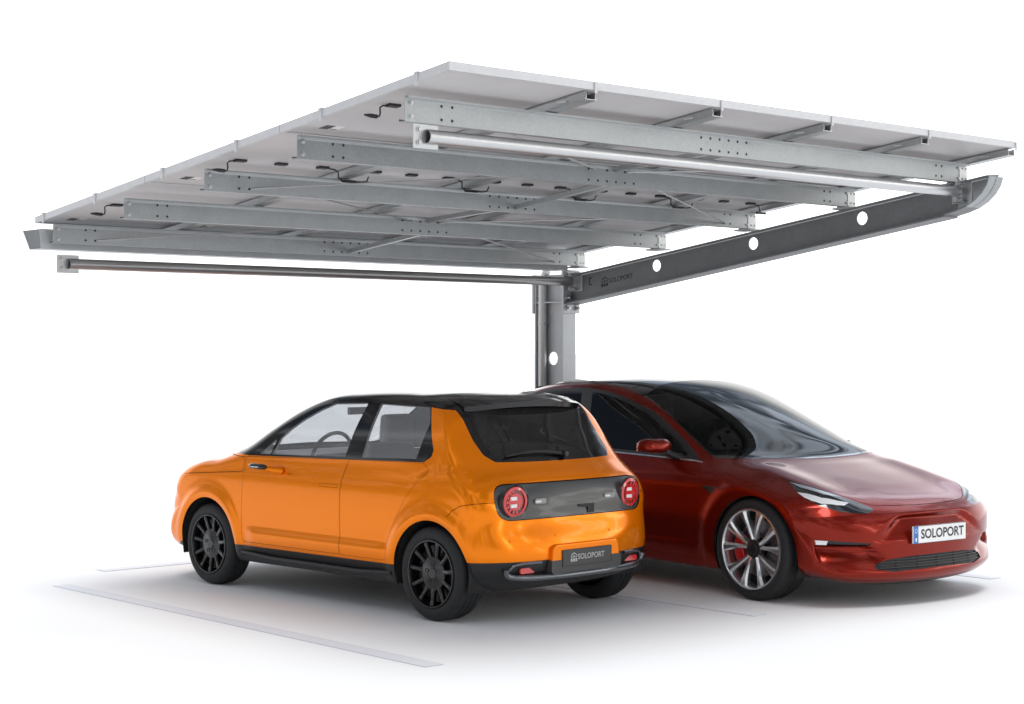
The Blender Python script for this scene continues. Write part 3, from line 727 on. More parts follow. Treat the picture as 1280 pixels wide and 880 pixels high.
def rearpt(car, x, z, y0=-6): 
    p = car.hit((x, y0, z), (0, 1 if y0 < 0 else -1, 0)); return p
# wheels
def slim_wheel(parent, x, y, R, W, sgn):
    wh = wheel_common('wheel', parent, (x, y, R), R, W, .222, None, sgn)
    h = W/2
    if sgn > 0: wh.rotation_euler = (0, 0, PI)
    mb = MB().lathe([(.226,-h+.008),(.222,-h-.002),(.214,-h-.002),(.208,-h+.012),(.200,-h+.06),(.196,h-.02),(.21,h-.01),(.216,h)], (0,0,0), (1,0,0), 64)
    rim = mb.build('rim', M['rim_black'], wh, 40)
    sp = MB(); ns = 11
    for k in range(ns):
        a = 2*PI*k/ns+.14; c_, s_ = math.cos(a), math.sin(a)
        def pt(r, t, xx): return (xx, r*c_-t*s_, r*s_+t*c_)
        secs = [(.080,.018,-h+.030,.03),(.115,.015,-h+.020,.03),(.170,.0135,-h+.012,.03),(.205,.017,-h+.006,.03),(.214,.024,-h+.010,.03)]
        vs = [];
        for r, t, xx, dp in secs: vs += [pt(r,-t,xx+.006), pt(r,-t*.55,xx), pt(r,t*.55,xx), pt(r,t,xx+.006), pt(r,t,xx+dp), pt(r,-t,xx+dp)]
        fs = []
        for i in range(len(secs)-1): fs += [(i*6+j, i*6+(j+1)%6, (i+1)*6+(j+1)%6, (i+1)*6+j) for j in range(6)]
        sp.add(vs, fs)
    sp.build('spokes', M['rim_black'], wh, 40)
    hub = MB().lathe([(0,-h+.016),(.034,-h+.016),(.038,-h+.020),(.046,-h+.024),(.098,-h+.024),(.112,-h+.028),(.116,-h+.06)], (0,0,0), (1,0,0), 40)
    hb_ = hub.build('hub', M['rim_black'], wh, 35)
    for k in range(5):
        a = 2*PI*k/5+.3; MB().lathe([(0,.0),(.010,0),(.012,-.003),(.015,-.0035),(.015,.0)], (-h+.0248, .062*math.cos(a), .062*math.sin(a)), (1,0,0), 12).build('lug_nut', M['trim_black'], wh, True)
    MB().lathe([(0,-.045),(.188,-.045),(.192,-.04),(.192,.004),(0,.004)], (0,0,0), (1,0,0), 40).build('brake_disc', M['disc'] if False else M['trim_black'], wh, True)
    return wh
for sgn in (-1, 1):
    slim_wheel(hat, sgn*(.857-.1025), FY, .308, .205, sgn); slim_wheel(hat, sgn*(.857-.1125), RY, .312, .225, sgn)
def arch_liner(parent, cy, r, x0, x1, cz=.308, dip=.27):
    n = 26; a0, a1 = -dip, PI+dip
    for sgn in (-1, 1):
        vs = []
        for i in range(n+1):
            a = a0+(a1-a0)*i/n
            vs += [(sgn*x0, cy+r*math.cos(a), cz+r*math.sin(a)), (sgn*x1, cy+r*math.cos(a), cz+r*math.sin(a))]
        o = len(vs); vs.append((sgn*x1, cy, cz))
        MB().add(vs, [(2*i, 2*i+2, 2*i+3, 2*i+1) for i in range(n)]+[(2*i+1, 2*i+3, o) for i in range(n)]).build('arch_liner', M['lining_dark'], parent, True)
for cy in (FY, RY): arch_liner(hat, cy, RA+.003, .845, .52)
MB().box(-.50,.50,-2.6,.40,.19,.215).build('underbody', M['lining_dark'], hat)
# sill moulding ridge
for sgn in (-1, 1):
    MB().tube([(sgn*.852,-.42,.285),(sgn*.866,-.8,.268),(sgn*.866,-1.8,.268),(sgn*.855,-2.13,.285)], .016, 10).build('sill_moulding', M['trim_black'], hat, True)
# spoiler
mb = MB(); NX = 24; rows = []
for i in range(NX+1):
    x = -.555+1.11*i/NX; q = abs(x)/.555; c = .030*q**2.2; yt = -2.612+.085*q**3.5
    zf = hb.hit((x, -2.36, 3), (0,0,-1)).z
    rows.append([(x,-2.36,zf+.001),(x,-2.46,zf-.012),(x,yt+.03,1.440-c),(x,yt,1.430-c),(x,yt+.006,1.394-c),(x,yt+.05,1.392-c),(x,-2.44,1.385-c)])
mb.add([p for r in rows for p in r], [(i*7+j, i*7+j+1, (i+1)*7+j+1, (i+1)*7+j) for i in range(NX) for j in range(6)]+[tuple(range(7)), tuple(NX*7+j for j in range(7))[::-1]])
mb.build('roof_spoiler', M['gloss_black'], hat, 50)
# rear wiper
pts = [rearpt(hb, x, z)+Vector((0,-.022,0)) for x, z in ((.06,1.078),(-.10,1.098),(-.28,1.100),(-.46,1.080))]
wp = MB().tube(smooth_path(pts, 5), [.011]*5+[.013]*6+[.008]*5, 8).build('rear_wiper', M['trim_black'], rg, True)
MB().lathe([(0,-.03),(.018,-.028),(.022,-.01),(.022,.02)], tuple(pts[0]), (0,1,0), 14).build('wiper_pivot', M['trim_black'], rg, True)
# tail lamps and details in the smoked panel
def disc_on(car, x, z, y0=-6): return rearpt(car, x, z, y0)
for sgn in (-1, 1):
    p = rearpt(hb, sgn*.556, .797); o = (p.x, p.y-.002, p.z); ax = Vector((sgn*.10,-1,-.06)).normalized()
    lamp = MB().lathe([(.110,.0),(.112,.006),(.104,.010),(.100,.006)], o, ax, 48).build('tail_lamp', M['gloss_black'], hat, True)
    MB().lathe([(.100,.004),(.098,.010),(.080,.014),(.078,.009)], o, ax, 48).build('lamp_ring', M['lamp_red'], lamp, True)
    MB().lathe([(.078,.004),(.058,.004)], o, ax, 48).build('lamp_recess', M['lamp_red_deep'], lamp, True)
    MB().lathe([(.059,.004),(.057,.012),(.0,.014)], o, ax, 40).build('lamp_core', M['lamp_red'], lamp, True)
    a = ax.orthogonal().normalized()
    rgm = MB(); e1 = Vector((1,0,0)); e2 = Vector((0,0,1))
    for k in range(14):
        an = 2*PI*k/14; d1 = e1*math.cos(an)+e2*math.sin(an); d2 = -e1*math.sin(an)+e2*math.cos(an); cc = Vector(o)+d1*.068+ax*.007
        rgm.add([cc+d1*.008+d2*.008, cc-d1*.008+d2*.008, cc-d1*.008-d2*.008, cc+d1*.008-d2*.008], [(0,1,2,3)])
    rgm.build('lamp_segments', M['lamp_red'], lamp)
    for dz in (.024, -.024):
        cc = Vector(o)+Vector((-.012,0,dz))+ax*.015; MB().box(cc.x-.032,cc.x+.020,cc.y-.003,cc.y+.012,cc.z-.011,cc.z+.011).build('reversing_light', M['lamp_white'], lamp)
    MB().lathe([(.118,.001),(.116,.003),(.113,.001)], o, ax, 48).build('lamp_bezel', M['panel_grey'], lamp, True)
    q = rearpt(hb, sgn*.335-.0, .790); pill = rpoly([(-.052,-.017,.016),(.052,-.017,.016),(.052,.017,.016),(-.052,.017,.016)], 6)
    pl = MB().extrude(pill, (q.x, q.y+.004, q.z), (1,0,0), (0,0,1), (0,-1,0), .006).build('marker_light', simple('marker_grey', (.30,.30,.30), .3) if sgn < 0 else bpy.data.materials['marker_grey'], rp)
    MB().box(q.x-.046,q.x+.002,q.y-.0045,q.y-.002,q.z-.007,q.z+.004).build('marker_bulb', M['lamp_white'], rp)
q = rearpt(hb, .085, .72)
MB().extrude([(-.075,.03),(.075,.03),(.075,-.03),(.012,-.03),(.012,.008),(-.06,.016)], (q.x, q.y+.002, q.z), (1,0,0), (0,0,1), (0,-1,0), .0055).build('hatch_release', M['ink'], rp)
for x, z in ((-.62,.545),(-.25,.560),(.27,.560),(.60,.545)):
    q = rearpt(hb, x, z); MB().lathe([(.0,-.0015),(.011,-.0015),(.0125,0)], tuple(q), (0,1,0), 16).build('parking_sensor', M['orange'], hat, True)
# plate recess, plate, lower bumper bar
yp = rearpt(hb, 0, .43).y
house = rpoly([(-.335,.318,.05),(.335,.318,.05),(.315,.508,.05),(-.315,.508,.05)], 6)
pb = MB().extrude(house, (0,yp+.03,0), (1,0,0), (0,0,1), (0,-1,0), .050).build('plate_housing', M['orange'], hat); bevel(pb, .010, 3)
lowh = rpoly([(-.338,.312,.05),(.338,.312,.05),(.334,.405),(-.334,.405)], 6)
MB().extrude(lowh, (0,yp+.028,0), (1,0,0), (0,0,1), (0,-1,0), .0515).build('housing_base', M['plate_grey'], pb)
npl = MB().extrude(rpoly([(-.236,.359,.006),(.236,.359,.006),(.236,.468,.006),(-.236,.468,.006)], 3), (0,yp-.021,0), (1,0,0), (0,0,1), (0,-1,0), .006).build('number_plate', M['plate_grey'], hat)
npr = MB()
for a in ((-.236,.236,.4655,.468),(-.236,.236,.359,.3615),(-.236,-.2335,.3615,.4655),(.2335,.236,.3615,.4655)): npr.box(a[0],a[1],yp-.0285,yp-.0268,a[2],a[3])
npr.build('plate_border', M['ink'], npl)
stamp(npl, (0,yp-.027,.4135), (1,0,0), (0,0,1), .33, 'SOLOPORT', M['silver_ink'], .22, .0012).build('plate_lettering', M['silver_ink'], npl)
bar = []
for x, z in ((-.66,.372),(-.63,.322),(-.50,.306),(-.25,.302),(0,.301),(.25,.302),(.50,.306),(.63,.322),(.66,.372)):
    q = rearpt(hb, x, z); bar.append((x, q.y-.014-(.028 if abs(x) < .6 else .004), z))
MB().tube(smooth_path(bar, 5), .020, 12).build('bumper_bar', M['steel_grey'], hat, True)
for sgn in (-1, 1):
    q = rearpt(hb, sgn*.50, .352)
    hl = [(rearpt(hb, sgn*x, z)+Vector((0,-.008,0))) for x, z in ((.63,.36),(.60,.392),(.50,.402),(.40,.402))]
    MB().tube(smooth_path(hl, 4), .011, 8).build('bumper_trim', M['steel_grey'], hat, True)
    MB().extrude(rpoly([(-.065,-.018,.015),(.065,-.018,.015),(.065,.018,.015),(-.065,.018,.015)], 4), (q.x, q.y+.006, q.z), (1,0,0), (0,0,1), (0,-1,0), .014).build('rear_reflector', M['lamp_red'], hat)
# camera mirrors
for sgn in (-1, 1):
    mb = MB().tube([(sgn*.965,-.672,.940),(sgn*.965,-.682,.940),(sgn*.965,-.70,.940),(sgn*.962,-.82,.938),(sgn*.958,-.85,.937),(sgn*.956,-.862,.937)], [.006,.017,.021,.021,.017,.006], 14)
    cm = mb.build('camera_mirror', M['gloss_black'], hat, True)
    MB().box(sgn*.989-.004*sgn if sgn < 0 else .985, sgn*.985 if sgn < 0 else .989, -.80, -.71, .932, .940).build('mirror_stripe', M['chrome_trim'], cm)
    MB().tube([(sgn*.955,-.80,.930),(sgn*.90,-.87,.915),(sgn*.845,-.90,.905)], [.016,.022,.032], 10).build('mirror_arm', M['orange'], cm, True)
# cabin
def seat(parent, x, y, mat, wd=.23, hz=0):
    st = MB(); 
    base = rpoly([(0,.0,.05),(.50,.03,.08),(.50,.16,.06),(0,.13,.05)], 4)
    st.extrude(base, (x-wd, y-.05, .42+hz), (0,1,0), (0,0,1), (1,0,0), 2*wd)
    so = st.build('seat', mat, parent); bevel(so, .03, 3)
    bk = MB().extrude(rpoly([(0,.0,.04),(.14,.0,.04),(.0,.60,.06),(-.13,.60,.05)], 4), (x-wd*.95, y-.03, .52+hz), (0,1,0), (0,0,1), (1,0,0), 1.9*wd).build('backrest', mat, so); bevel(bk, .035, 3)
    hr = MB().extrude(rpoly([(0,0,.03),(.09,0,.03),(.07,.20,.04),(-.02,.20,.04)], 4), (x-.13, y-.22, 1.125+hz), (0,1,0), (0,0,1), (1,0,0), .26).build('headrest', mat, so); bevel(hr, .03, 3)
    return so
for x in (-.36, .36): seat(hat, x, -1.42, M['seat_grey']); 
for x in (-.34, .34): seat(hat, x, -2.10, M['seat_grey'], .30, .0)
MB().extrude(rpoly([(-.26,.55),(-.62,.62,.05),(-.66,.98,.06),(-.30,1.02,.03)], 4), (-.70,0,0), (0,1,0), (0,0,1), (1,0,0), 1.40).build('dashboard', M['seat_grey'], hat)
mb = MB(); c0 = Vector((-.36,-.86,1.0)); e1 = Vector((1,0,0)); e2 = Vector((0,-.35,.94)).normalized()
mb.tube([c0+(e1*math.cos(a)+e2*math.sin(a))*.178 for a in [2*PI*k/36 for k in range(36)]], .015, 8, closed=True)
mb.box(-.50,-.22,-.885,-.855,.975,1.01)
MB.build(mb, 'steering_wheel', M['seat_black'], hat, True)
MB().box(-.10,.10,-.76,-.73,1.29,1.345).build('inner_mirror', M['lining'], hat)

# ------------------------------------------------------------------ red saloon
TF, TR, TA, TCZ = 0., -2.875, .372, .336
tprof = pchip([.13,.20,.30,.42,.58,.70,.78,.84,.90,1.0,1.15,1.28,1.36,1.45],[.858,.885,.900,.912,.922,.920,.905,.880,.852,.812,.750,.690,.650,.60])
tplan = pchip([-4.0,-3.6,-3.1,-2.5,-1.4,-.5,.1,.45,.8,1.0],[.84,.91,.975,1.0,1.0,1.0,.995,.975,.93,.90])
def thalf(y, z): return tprof(z)*tplan(y)
def tfeat(V, E):
    x, y, z = V[..., 0], V[..., 1], V[..., 2]; side = sstep(.80, .97, E)
    for cy in (TF, TR): 
        r = np.hypot(y-cy, z-.336); x = x-side*.014*np.exp(-((r-.41)/.06)**2)*sstep(.14, .3, z)
    # raised wings beside the lower bonnet
    ax = np.abs(x); wing = np.exp(-((ax-.66)/.16)**2)*sstep(-.42, -.05, y)*sstep(.78, .45, y)*sstep(.55, .68, z)*sstep(1.05, .93, z)
    z = z+.026*wing
    # plate pocket in the nose: a shallow trapezoid, deepest at its top edge
    w = .335+1.5*(.555-z); inx = sstep(w+.035, w-.035, ax)*sstep(.395, .44, z)*sstep(.588, .548, z)*sstep(.4, .6, y)
    y = y-.036*inx*sstep(.39, .55, z)
    # lower corner scoops: deepest under the slot, running out towards the chin
    top_ = np.interp(ax, [.44,.47,.57,.88], [.30,.322,.396,.402]); bot_ = np.interp(ax, [.44,.53,.69,.83], [.30,.254,.262,.274])
    sc_ = sstep(.445, .48, ax)*sstep(.865, .845, ax)*sstep(top_+.004, top_-.010, z)*sstep(bot_-.01, bot_+.10, z)*sstep(.25, .40, y)
    y = y-.055*sc_; x = x+.03*sc_*sstep(.6, .85, ax)
    # chin lip
    y = y+.025*sstep(.27, .21, z)*sstep(.12, .16, z)*sstep(.1, .5, y)
    # crease along the doors
    x = x-side*.008*sstep(.36, .31, z)*sstep(.2, .27, z)*sstep(-.4, -.7, y)*sstep(-2.5, -2.2, y)
    return np.stack([x, y, z], -1)
TC = [ # y, z, R, n, core
 (.67,.125,.30,2.6,.30),(.770,.172,.46,2.3,.30),(.79,.30,.52,2.3,.30),(.79,.42,.54,2.3,.30),(.775,.53,.52,2.3,.30),(.735,.60,.46,2.3,.30),(.66,.650,.34,2.3,.28),
 (.50,.705,.20,2.5,.22),(.25,.775,.15,2.6,.08),(-.05,.850,.14,2.6,-.15),(-.22,.895,.15,2.6,-.40),(-.40,1.01,.28,2.2,-.62),(-.65,1.145,.32,2.1,-.85),(-.95,1.275,.28,2.1,-1.05),(-1.25,1.370,.20,2.2,-1.28),(-1.6,1.430,.13,2.3,-1.6),(-2.0,1.443,.11,2.4,-1.95),(-2.45,1.415,.12,2.4,-2.3),(-2.9,1.325,.15,2.3,-2.6),(-3.3,1.195,.18,2.3,-2.8),(-3.6,1.09,.20,2.4,-2.9),(-3.80,1.055,.20,2.5,-3.0),
 (-3.865,1.02,.22,2.5,-3.0),(-3.87,.90,.34,2.4,-3.0),(-3.84,.70,.42,2.4,-3.0),(-3.83,.50,.44,2.4,-3.0),(-3.78,.34,.40,2.4,-3.0),(-3.6,.24,.25,2.6,-3.0),
 (-3.0,.16,.08,3.2,-2.6),(-1.4,.145,.07,4,-1.4),(0,.14,.08,3.2,-.15),(.40,.135,.16,2.8,.22)]
tb = Car(TC, thalf, .56, -3.0, .30, tfeat, NT=200, NF=96, NB=34)
sal = empty('saloon', (3.2362+.91*1.0754*math.cos(-.0675), .477+.91*1.0754*math.sin(-.0675), 0), -.0675+PI, 1.0754)
sal['label'] = 'red saloon with black glass roof and polished wheels facing the camera'; sal['category'] = 'car'
tleft = lambda c: c.x < -.3
neg = lambda P: [(-p[0],)+tuple(p[1:]) for p in P]
ARC = (.028, .312, .372); ARR = (TR, .322, .365)
tb.cut([(1.2,.150),(-4.2,.150),(-4.2,-.1),(1.2,-.1)], 'x', 'lower')
for c_ in (ARC, ARR): tb.cut(circ(c_[0], c_[1], c_[2], 60), 'x', '_arch', filt=lambda c: c.x < -.55)
# glasshouse
dlo = rpoly([(-.560,.876),(-.668,.886),(-1.431,.906),(-2.4,.932),(-3.0,.972,.05),(-3.24,1.03,.06),(-2.95,1.200,.1),(-2.636,1.290),(-2.351,1.334),(-2.065,1.349),(-1.835,1.343),(-1.65,1.321),(-1.48,1.289),(-1.184,1.203),(-1.05,1.145),(-.916,1.075),(-.74,.982)])
tb.cut(dlo, 'x', 'window_frame', src=['body'], filt=tleft)
tb.cut(rpoly([(-.672,.908,.01),(-.80,.985),(-.93,1.053),(-1.06,1.118),(-1.19,1.176),(-1.48,1.262),(-1.66,1.297),(-1.862,1.319,.01),(-1.712,.928,.01)]), 'x', 'front_glass', src=['window_frame'], filt=tleft)
tb.cut(rpoly([(-1.842,.934,.01),(-1.985,1.324,.01),(-2.35,1.309),(-2.63,1.265),(-2.93,1.174,.08),(-3.14,1.04,.05),(-2.98,.990,.05),(-2.4,.953)]), 'x', 'rear_glass_side', src=['window_frame'], filt=tleft)
top_in = [(-.755,-.485),(-.733,-.62),(-.707,-.758),(-.663,-1.02),(-.628,-1.312),(-.61,-1.562),(-.599,-1.849),(-.589,-2.242),(-.57,-2.7),(-.53,-3.2),(-.48,-3.50,.06)]
base = [(.05,-.193),(-.147,-.200),(-.37,-.228),(-.50,-.252),(-.606,-.288),(-.70,-.38)]
tb.cut(rpoly([(.05,-3.55)]+top_in[::-1]+base[::-1]), 'z', 'roof_glass', src=['body'], filt=lambda c: c.z > .8)
tb.cut(rpoly([(.05,-1.43),(-.40,-1.41,.1),(-.612,-1.34,.04),(-.651,-1.02),(-.694,-.758),(-.735,-.515,.02),(-.600,-.303),(-.37,-.243),(-.147,-.215),(.05,-.208)]), 'z', 'windscreen', src=['roof_glass'], filt=lambda c: c.z > .8)
tb.cut(rpoly([(.05,-3.48),(-.42,-3.42,.06),(-.48,-2.95,.05),(-.40,-2.62,.05),(.05,-2.60)]), 'z', 'rear_window', src=['roof_glass'], filt=lambda c: c.z > .8)
# bonnet and headlamps
headl = neg(rpoly([(.723,.148),(.702,.24),(.661,.409),(.604,.517),(.526,.591),(.465,.662,.01),(.545,.667),(.633,.628),(.71,.576),(.790,.487,.04),(.816,.397),(.798,.305),(.757,.215)]))
tb.cut(headl, 'z', 'headlamp', src=['body'], filt=lambda c: c.z > .56 and c.y > 0)
tb.cut([(.05,.692),(-.107,.690),(-.273,.674),(-.38,.653),(-.446,.632),(-.50,.60),(-.530,.572),(-.602,.508),(-.662,.400),(-.704,.235),(-.722,.145),(-.712,.05),(-.702,-.06),(-.692,-.18),(-.690,-.275),(-.715,-.385),(-.60,-.276),(-.37,-.218),(-.147,-.190),(.05,-.183)], 'z', 'bonnet', src=['body'], filt=lambda c: c.z > .56 and c.y > -.6, gap=.004)
tb.cut(neg([(.800,.300),(.770,.36),(.735,.455),(.665,.528),(.605,.568),(.650,.570),(.690,.548),(.770,.487),(.800,.43),(.811,.376)]), 'z', 'lamp_white', src=['headlamp'], filt=lambda c: c.y > 0)
tb.cut(neg([(.733,.175),(.712,.245),(.690,.33),(.655,.455),(.63,.50),(.665,.475),(.700,.44),(.722,.36),(.740,.277)]), 'z', 'day_light', src=['headlamp'], filt=lambda c: c.y > 0)
# nose openings
tb.cut(neg(rpoly([(.856,.436,.01),(.741,.428),(.547,.411,.01),(.593,.390,.01),(.711,.394),(.850,.402,.02)])), 'y', 'slit', src=['body'], filt=lambda c: c.y > .3)
tb.cut(neg(rpoly([(-.05,.321),(.25,.318),(.429,.306,.02),(.515,.280,.02),(.535,.248,.02),(.403,.226,.03),(.2,.232),(-.05,.235)])), 'y', 'grille', src=['body'], filt=lambda c: c.y > .3)
tb.cut(rpoly([(-.458,.728,.004),(-.290,.722,.004),(-.366,.668,.004)]), 'x', 'vent', src=['body'], filt=tleft)
# doors
tb.cut(rpoly([(-.556,.874),(-.512,.82),(-.496,.74),(-.496,.60),(-.506,.42),(-.524,.262,.05),(-.62,.225),(-1.66,.225,.03),(-1.705,.60),(-1.738,.908)]), 'x', 'front_door', src=['body'], filt=tleft, gap=.003)
tb.cut(rpoly([(-1.742,.908),(-1.709,.60),(-1.665,.225,.03),(-2.42,.225,.05),(-2.50,.42),(-2.60,.62),(-2.83,.80),(-2.96,.962)]), 'x', 'rear_door', src=['body'], filt=tleft, gap=.003)
tb.cut(rpoly([(-.86,.80,.03),(-.50,.80,.03),(-.40,.93,.02),(-.84,.93,.03)]), 'y', 'tail_lamp', src=['body'], filt=lambda c: c.y < -3.4)

tbody = tb.part('body', 'body', M['red'], sal)
bon = tb.part('bonnet', 'bonnet', M['red'], sal)
tb.part('lower', 'lower_trim', M['trim_black'], sal)
tb.part('roof_glass', 'roof', M['roof_black'], sal)
tb.part('windscreen', 'windscreen', M['glass_screen'], sal)
tb.part('rear_window', 'rear_window', M['glass_dark'], sal)
for sd in ('left', 'right'):
    d = tb.part('front_door', 'front_door', M['red'], sal, sd); tb.part('front_glass', 'door_window', M['glass_dark'], d, sd)
    d2 = tb.part('rear_door', 'rear_door', M['red'], sal, sd); tb.part('rear_glass_side', 'door_window', M['glass_dark'], d2, sd)
    tb.part('window_frame', 'window_frame', M['frame_grey'], sal, sd, off=.001)
    hl = tb.part('headlamp', 'headlight', M['lamp_black'], sal, sd); tb.part('lamp_white', 'projector_lens', M['lamp_bright'], hl, sd); tb.part('day_light', 'day_light', M['lamp_grey'], hl, sd)
    sl_ = tb.part('slit', 'fog_slot', M['gloss_black'], sal, sd, off=-.006)
    tb.part('vent', 'side_vent', M['trim_black'], sal, sd, off=-.003)
    tb.part('tail_lamp', 'tail_lamp', M['lamp_red_deep'], sal, sd)
gr = tb.part('grille', 'grille', M['ink'], sal, off=-.012)
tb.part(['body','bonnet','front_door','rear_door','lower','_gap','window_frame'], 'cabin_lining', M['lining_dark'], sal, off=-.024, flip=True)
# grille bars
for z in (.250, .268, .286, .304):
    pts = []
    lim = .50 if z < .29 else .44
    for i in range(25):
        x = -lim+2*lim*i/24; q = rearpt(tb, x, z, 6); pts.append(Vector((x, q.y-.006, z)))
    MB().tube(pts, .0042, 6).build('grille_bar', M['trim_black'] if False else M['grille_bar'], gr, True)
for x in (-.36,-.18,0,.18,.36):
    MB().tube([rearpt(tb, x, z, 6)+Vector((0,-.009,0)) for z in (.238, .275, .314)], .003, 6).build('grille_rib', M['grille_bar'], gr)
# fog lights in the slots, front plate
for sgn in (-1, 1):
    q = rearpt(tb, sgn*.825, .418, 6)
    vs = []
    for x, z in ((.850,.406),(.800,.404),(.800,.430),(.848,.433)):
        p = rearpt(tb, sgn*x, z, 6); vs.append(p+Vector((sgn*.002,.003,0)))
    vs2 = [v+Vector((0,-.012,0)) for v in vs]
    MB().add(vs+vs2, [(0,1,2,3),(7,6,5,4),(0,4,5,1),(1,5,6,2),(2,6,7,3),(3,7,4,0)]).build('fog_light', M['lamp_white'], sal)
yp = .806
fp_ = MB().extrude(rpoly([(-.262,.395,.008),(.262,.395,.008),(.262,.507,.008),(-.262,.507,.008)], 3), (0,yp-.012,0), (1,0,0), (0,0,1), (0,1,0), .012).build('number_plate', M['plate_white'], sal)
MB().box(.216,.260,yp+.0004,yp+.0012,.397,.505).build('plate_band', M['plate_blue'], fp_)
st = MB(); 
for k in range(12):
    a = 2*PI*k/12; st.box(.238+.012*math.cos(a)-.002,.238+.012*math.cos(a)+.002,yp+.0013,yp+.0018,.476+.012*math.sin(a)-.002,.476+.012*math.sin(a)+.002)
st.box(.231,.245,yp+.0013,yp+.0018,.410,.432)
st.build('band_stars', M['lamp_white'], fp_)
stamp(fp_, (-.026,yp,.451), (-1,0,0), (0,0,1), .43, 'SOLOPORT', M['ink'], 0, .0014, ).build('plate_lettering', M['ink'], fp_)
npr = MB()
for a in ((-.262,.262,.5045,.507),(-.262,.262,.395,.3975)): npr.box(a[0],a[1],yp-.004,yp+.001,a[2],a[3])
npr.build('plate_border', M['grille_bar'], fp_)
# bright strip under the side windows
for sgn in (-1, 1):
    pts = []
    for y, z in ((-.535,.868),(-.60,.876),(-.70,.883),(-1.0,.892),(-1.43,.902),(-2.0,.916),(-2.4,.926),(-2.98,.966)):
        p = tb.tree.ray_cast(Vector((-3,y,z)), Vector((1,0,0)))[0]; pts.append(Vector((sgn*(-p.x+.002) if sgn > 0 else p.x-.002, y, z)))
    MB().tube(pts, .007, 8).build('belt_trim', M['chrome_trim'], sal, True)
# door mirrors
for sgn in (-1, 1):
    mb = MB(); n1, n2 = 28, 16; c0 = Vector((sgn*(.985 if sgn > 0 else .90),-.85 if sgn > 0 else -1.08,.955 if sgn > 0 else .915))
    vs = []
    for i in range(n2+1):
        ph = -PI/2+PI*i/n2
        for k in range(n1):
            a = 2*PI*k/n1; sg_ = lambda v, e: math.copysign(abs(v)**e, v)
            cp_ = math.cos(ph)**.62; u = sg_(math.cos(a), .75)*cp_; v = sg_(math.sin(a), .75)*cp_; w = sg_(math.sin(ph), .72)
            x = u*.138*(1-.12*max(w,0)); y = v*(.085 if v > 0 else .065); z = w*(.066 if w > 0 else .032)
            if sgn < 0: x, y = y*.75, x        # this one is folded against the window
            vs.append(c0+Vector((x, y, z+.012*abs(u))))
    mb.add(vs, [(i*n1+k, i*n1+(k+1) % n1, (i+1)*n1+(k+1) % n1, (i+1)*n1+k) for i in range(n2) for k in range(n1)])
    mo = mb.build('door_mirror', M['red'], sal, 60, True)
    MB().tube([(sgn*.93,-.79,.935),(sgn*.87,-.76,.905),(sgn*.82,-.73,.888)], [.022,.022,.03], 10).build('mirror_arm', M['trim_black'], mo, True)
    if sgn > 0: MB().box(.89, 1.08, -.918, -.909, .935, .995).build('mirror_glass', M['chrome_trim'], mo)
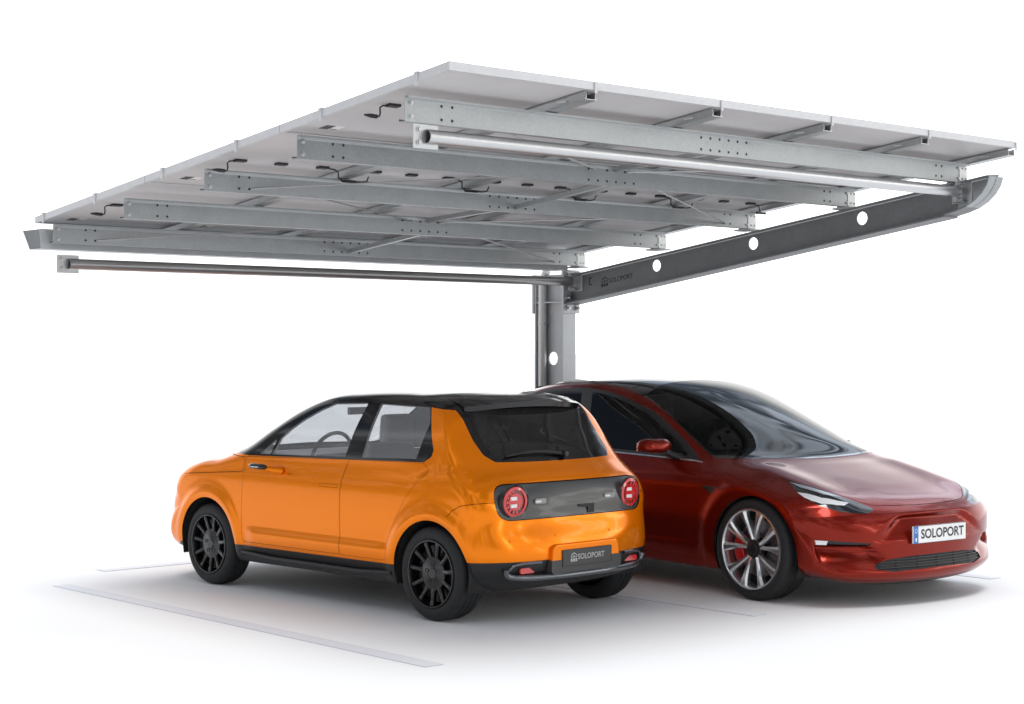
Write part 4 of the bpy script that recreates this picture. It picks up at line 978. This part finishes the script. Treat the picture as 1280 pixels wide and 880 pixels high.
# wheels
def twin_wheel(parent, x, y, sgn, caliper=True):
    R, W = TCZ, .235; h = W/2
    wh = wheel_common('wheel', parent, (x, y, R), R, W, .262, None, sgn)
    if sgn > 0: wh.rotation_euler = (0, 0, PI)
    rim = MB().lathe([(.266,-h+.006),(.263,-h-.004),(.254,-h-.004),(.247,-h+.006),(.243,-h+.05),(.236,h-.03),(.25,h-.01),(.256,h)], (0,0,0), (1,0,0), 80).build('rim', M['chrome'], wh, 40)
    sp = MB()
    for k in range(5):
        for dsg in (-1, 1):
            a0 = 2*PI*k/5+.30; a1 = a0+dsg*.30
            def pt(r, ang, t, xx): c_, s_ = math.cos(ang), math.sin(ang); return (xx, r*c_-t*s_, r*s_+t*c_)
            secs = [(.050, a0+dsg*.16, .011, .013, -h+.030), (.090, a0+dsg*.185, .011, .014, -h+.020), (.150, a0+dsg*.235, .014, .020, -h+.010), (.205, a0+dsg*.275, .020, .028, -h+.003), (.249, a1, .030, .036, -h+.001)]
            vs = []
            for r, an, t0, t1, xx in secs: vs += [pt(r,an,-t0,xx+.010), pt(r,an,-t0*.25,xx), pt(r,an,t0*.85,xx+.002), pt(r,an,t1,xx+.014), pt(r,an,t1,xx+.04), pt(r,an,-t0,xx+.04)] if dsg > 0 else [pt(r,an,t0,xx+.010), pt(r,an,t0*.25,xx), pt(r,an,-t0*.85,xx+.002), pt(r,an,-t1,xx+.014), pt(r,an,-t1,xx+.04), pt(r,an,t0,xx+.04)]
            fs = []
            for i in range(len(secs)-1): fs += [(i*6+j, i*6+(j+1)%6, (i+1)*6+(j+1)%6, (i+1)*6+j) for j in range(6)]
            sp.add(vs, fs)
    sp.build('spokes', M['chrome'], wh, 25)
    MB().lathe([(0,-h+.020),(.030,-h+.020),(.034,-h+.024),(.060,-h+.028),(.066,-h+.036),(.066,-h+.07)], (0,0,0), (1,0,0), 40).build('hub', M['trim_black'], wh, 35)
    MB().lathe([(.235,-.005),(.19,.02),(.07,.03),(0,.03)], (0,0,0), (1,0,0), 40).build('barrel', M['lining_dark'], wh, True)
    d = MB().lathe([(.070,-.030),(.185,-.030),(.188,-.026),(.188,-.008),(.070,-.008)], (0,0,0), (1,0,0), 64).build('brake_disc', M['disc'], wh, 30)
    dh = MB()
    for k in range(30):
        a = 2*PI*k/30; r = .10+.02*(k % 4); dh.box(-.0312,-.0302,r*math.cos(a)-.004,r*math.cos(a)+.004,r*math.sin(a)-.004,r*math.sin(a)+.004)
    dh.build('disc_holes', M['ink'], wh)
    # caliper towards the rear of the car
    cen = PI+.10; sx = 1
    if sgn > 0: cen = 0-.10  # wheel is turned round on the other side
    mb = MB(); n = 14; vs = []
    for i in range(n+1):
        a = cen-.62+1.24*i/n; e = 1-.12*abs(2*i/n-1)**3
        for r, xx in ((.125,-.060),(.205*e,-.060),(.212*e,-.045),(.212*e,.01),(.125,.01)): vs.append((xx, r*math.cos(a), r*math.sin(a)))
    mb.add(vs, [(i*5+j, i*5+(j+1)%5, (i+1)*5+(j+1)%5, (i+1)*5+j) for i in range(n) for j in range(5)]+[tuple(range(5)), tuple(n*5+j for j in range(5))])
    ca = mb.build('caliper', M['caliper'], wh, 30); bevel(ca, .006)
    for a in (-.3, 0, .3): MB().lathe([(0,-.064),(.014,-.064),(.016,-.060)], (0,.168*math.cos(cen+a),.168*math.sin(cen+a)), (1,0,0), 12).build('caliper_piston', M['caliper'], wh, True)
    return wh
for sgn in (-1, 1):
    for y in (TF, TR): twin_wheel(sal, sgn*(.912-.1175), y, sgn)
for c_ in (ARC, ARR): arch_liner(sal, c_[0], c_[2]+.004, .885, .55, c_[1], .36)
MB().box(-.55,.55,-3.5,.50,.145,.17).build('underbody', M['lining_dark'], sal)
# cabin
for x in (-.37, .37): seat(sal, x, -1.75, M['seat_black'], .25, -.03)
for x in (-.36, .36): seat(sal, x, -2.55, M['seat_black'], .32, .02)
MB().extrude(rpoly([(-.45,.50),(-.88,.55,.05),(-.92,.82,.06),(-.50,.885,.03)], 4), (-.70,0,0), (0,1,0), (0,0,1), (1,0,0), 1.40).build('dashboard', M['seat_black'], sal)
MB().box(-.17,.17,-.955,-.94,.80,.98).build('centre_screen', M['gloss_black'], sal)
mb = MB(); c0 = Vector((-.37,-1.10,.90)); e2 = Vector((0,-.35,.94)).normalized()
mb.tube([c0+(Vector((1,0,0))*math.cos(a)+e2*math.sin(a))*.18 for a in [2*PI*k/36 for k in range(36)]], .015, 8, closed=True).box(-.50,-.24,-1.12,-1.09,.88,.91)
mb.build('steering_wheel', M['seat_black'], sal, True)
MB().box(-.12,.12,-.99,-.965,1.185,1.245).build('inner_mirror', M['trim_black'], sal)
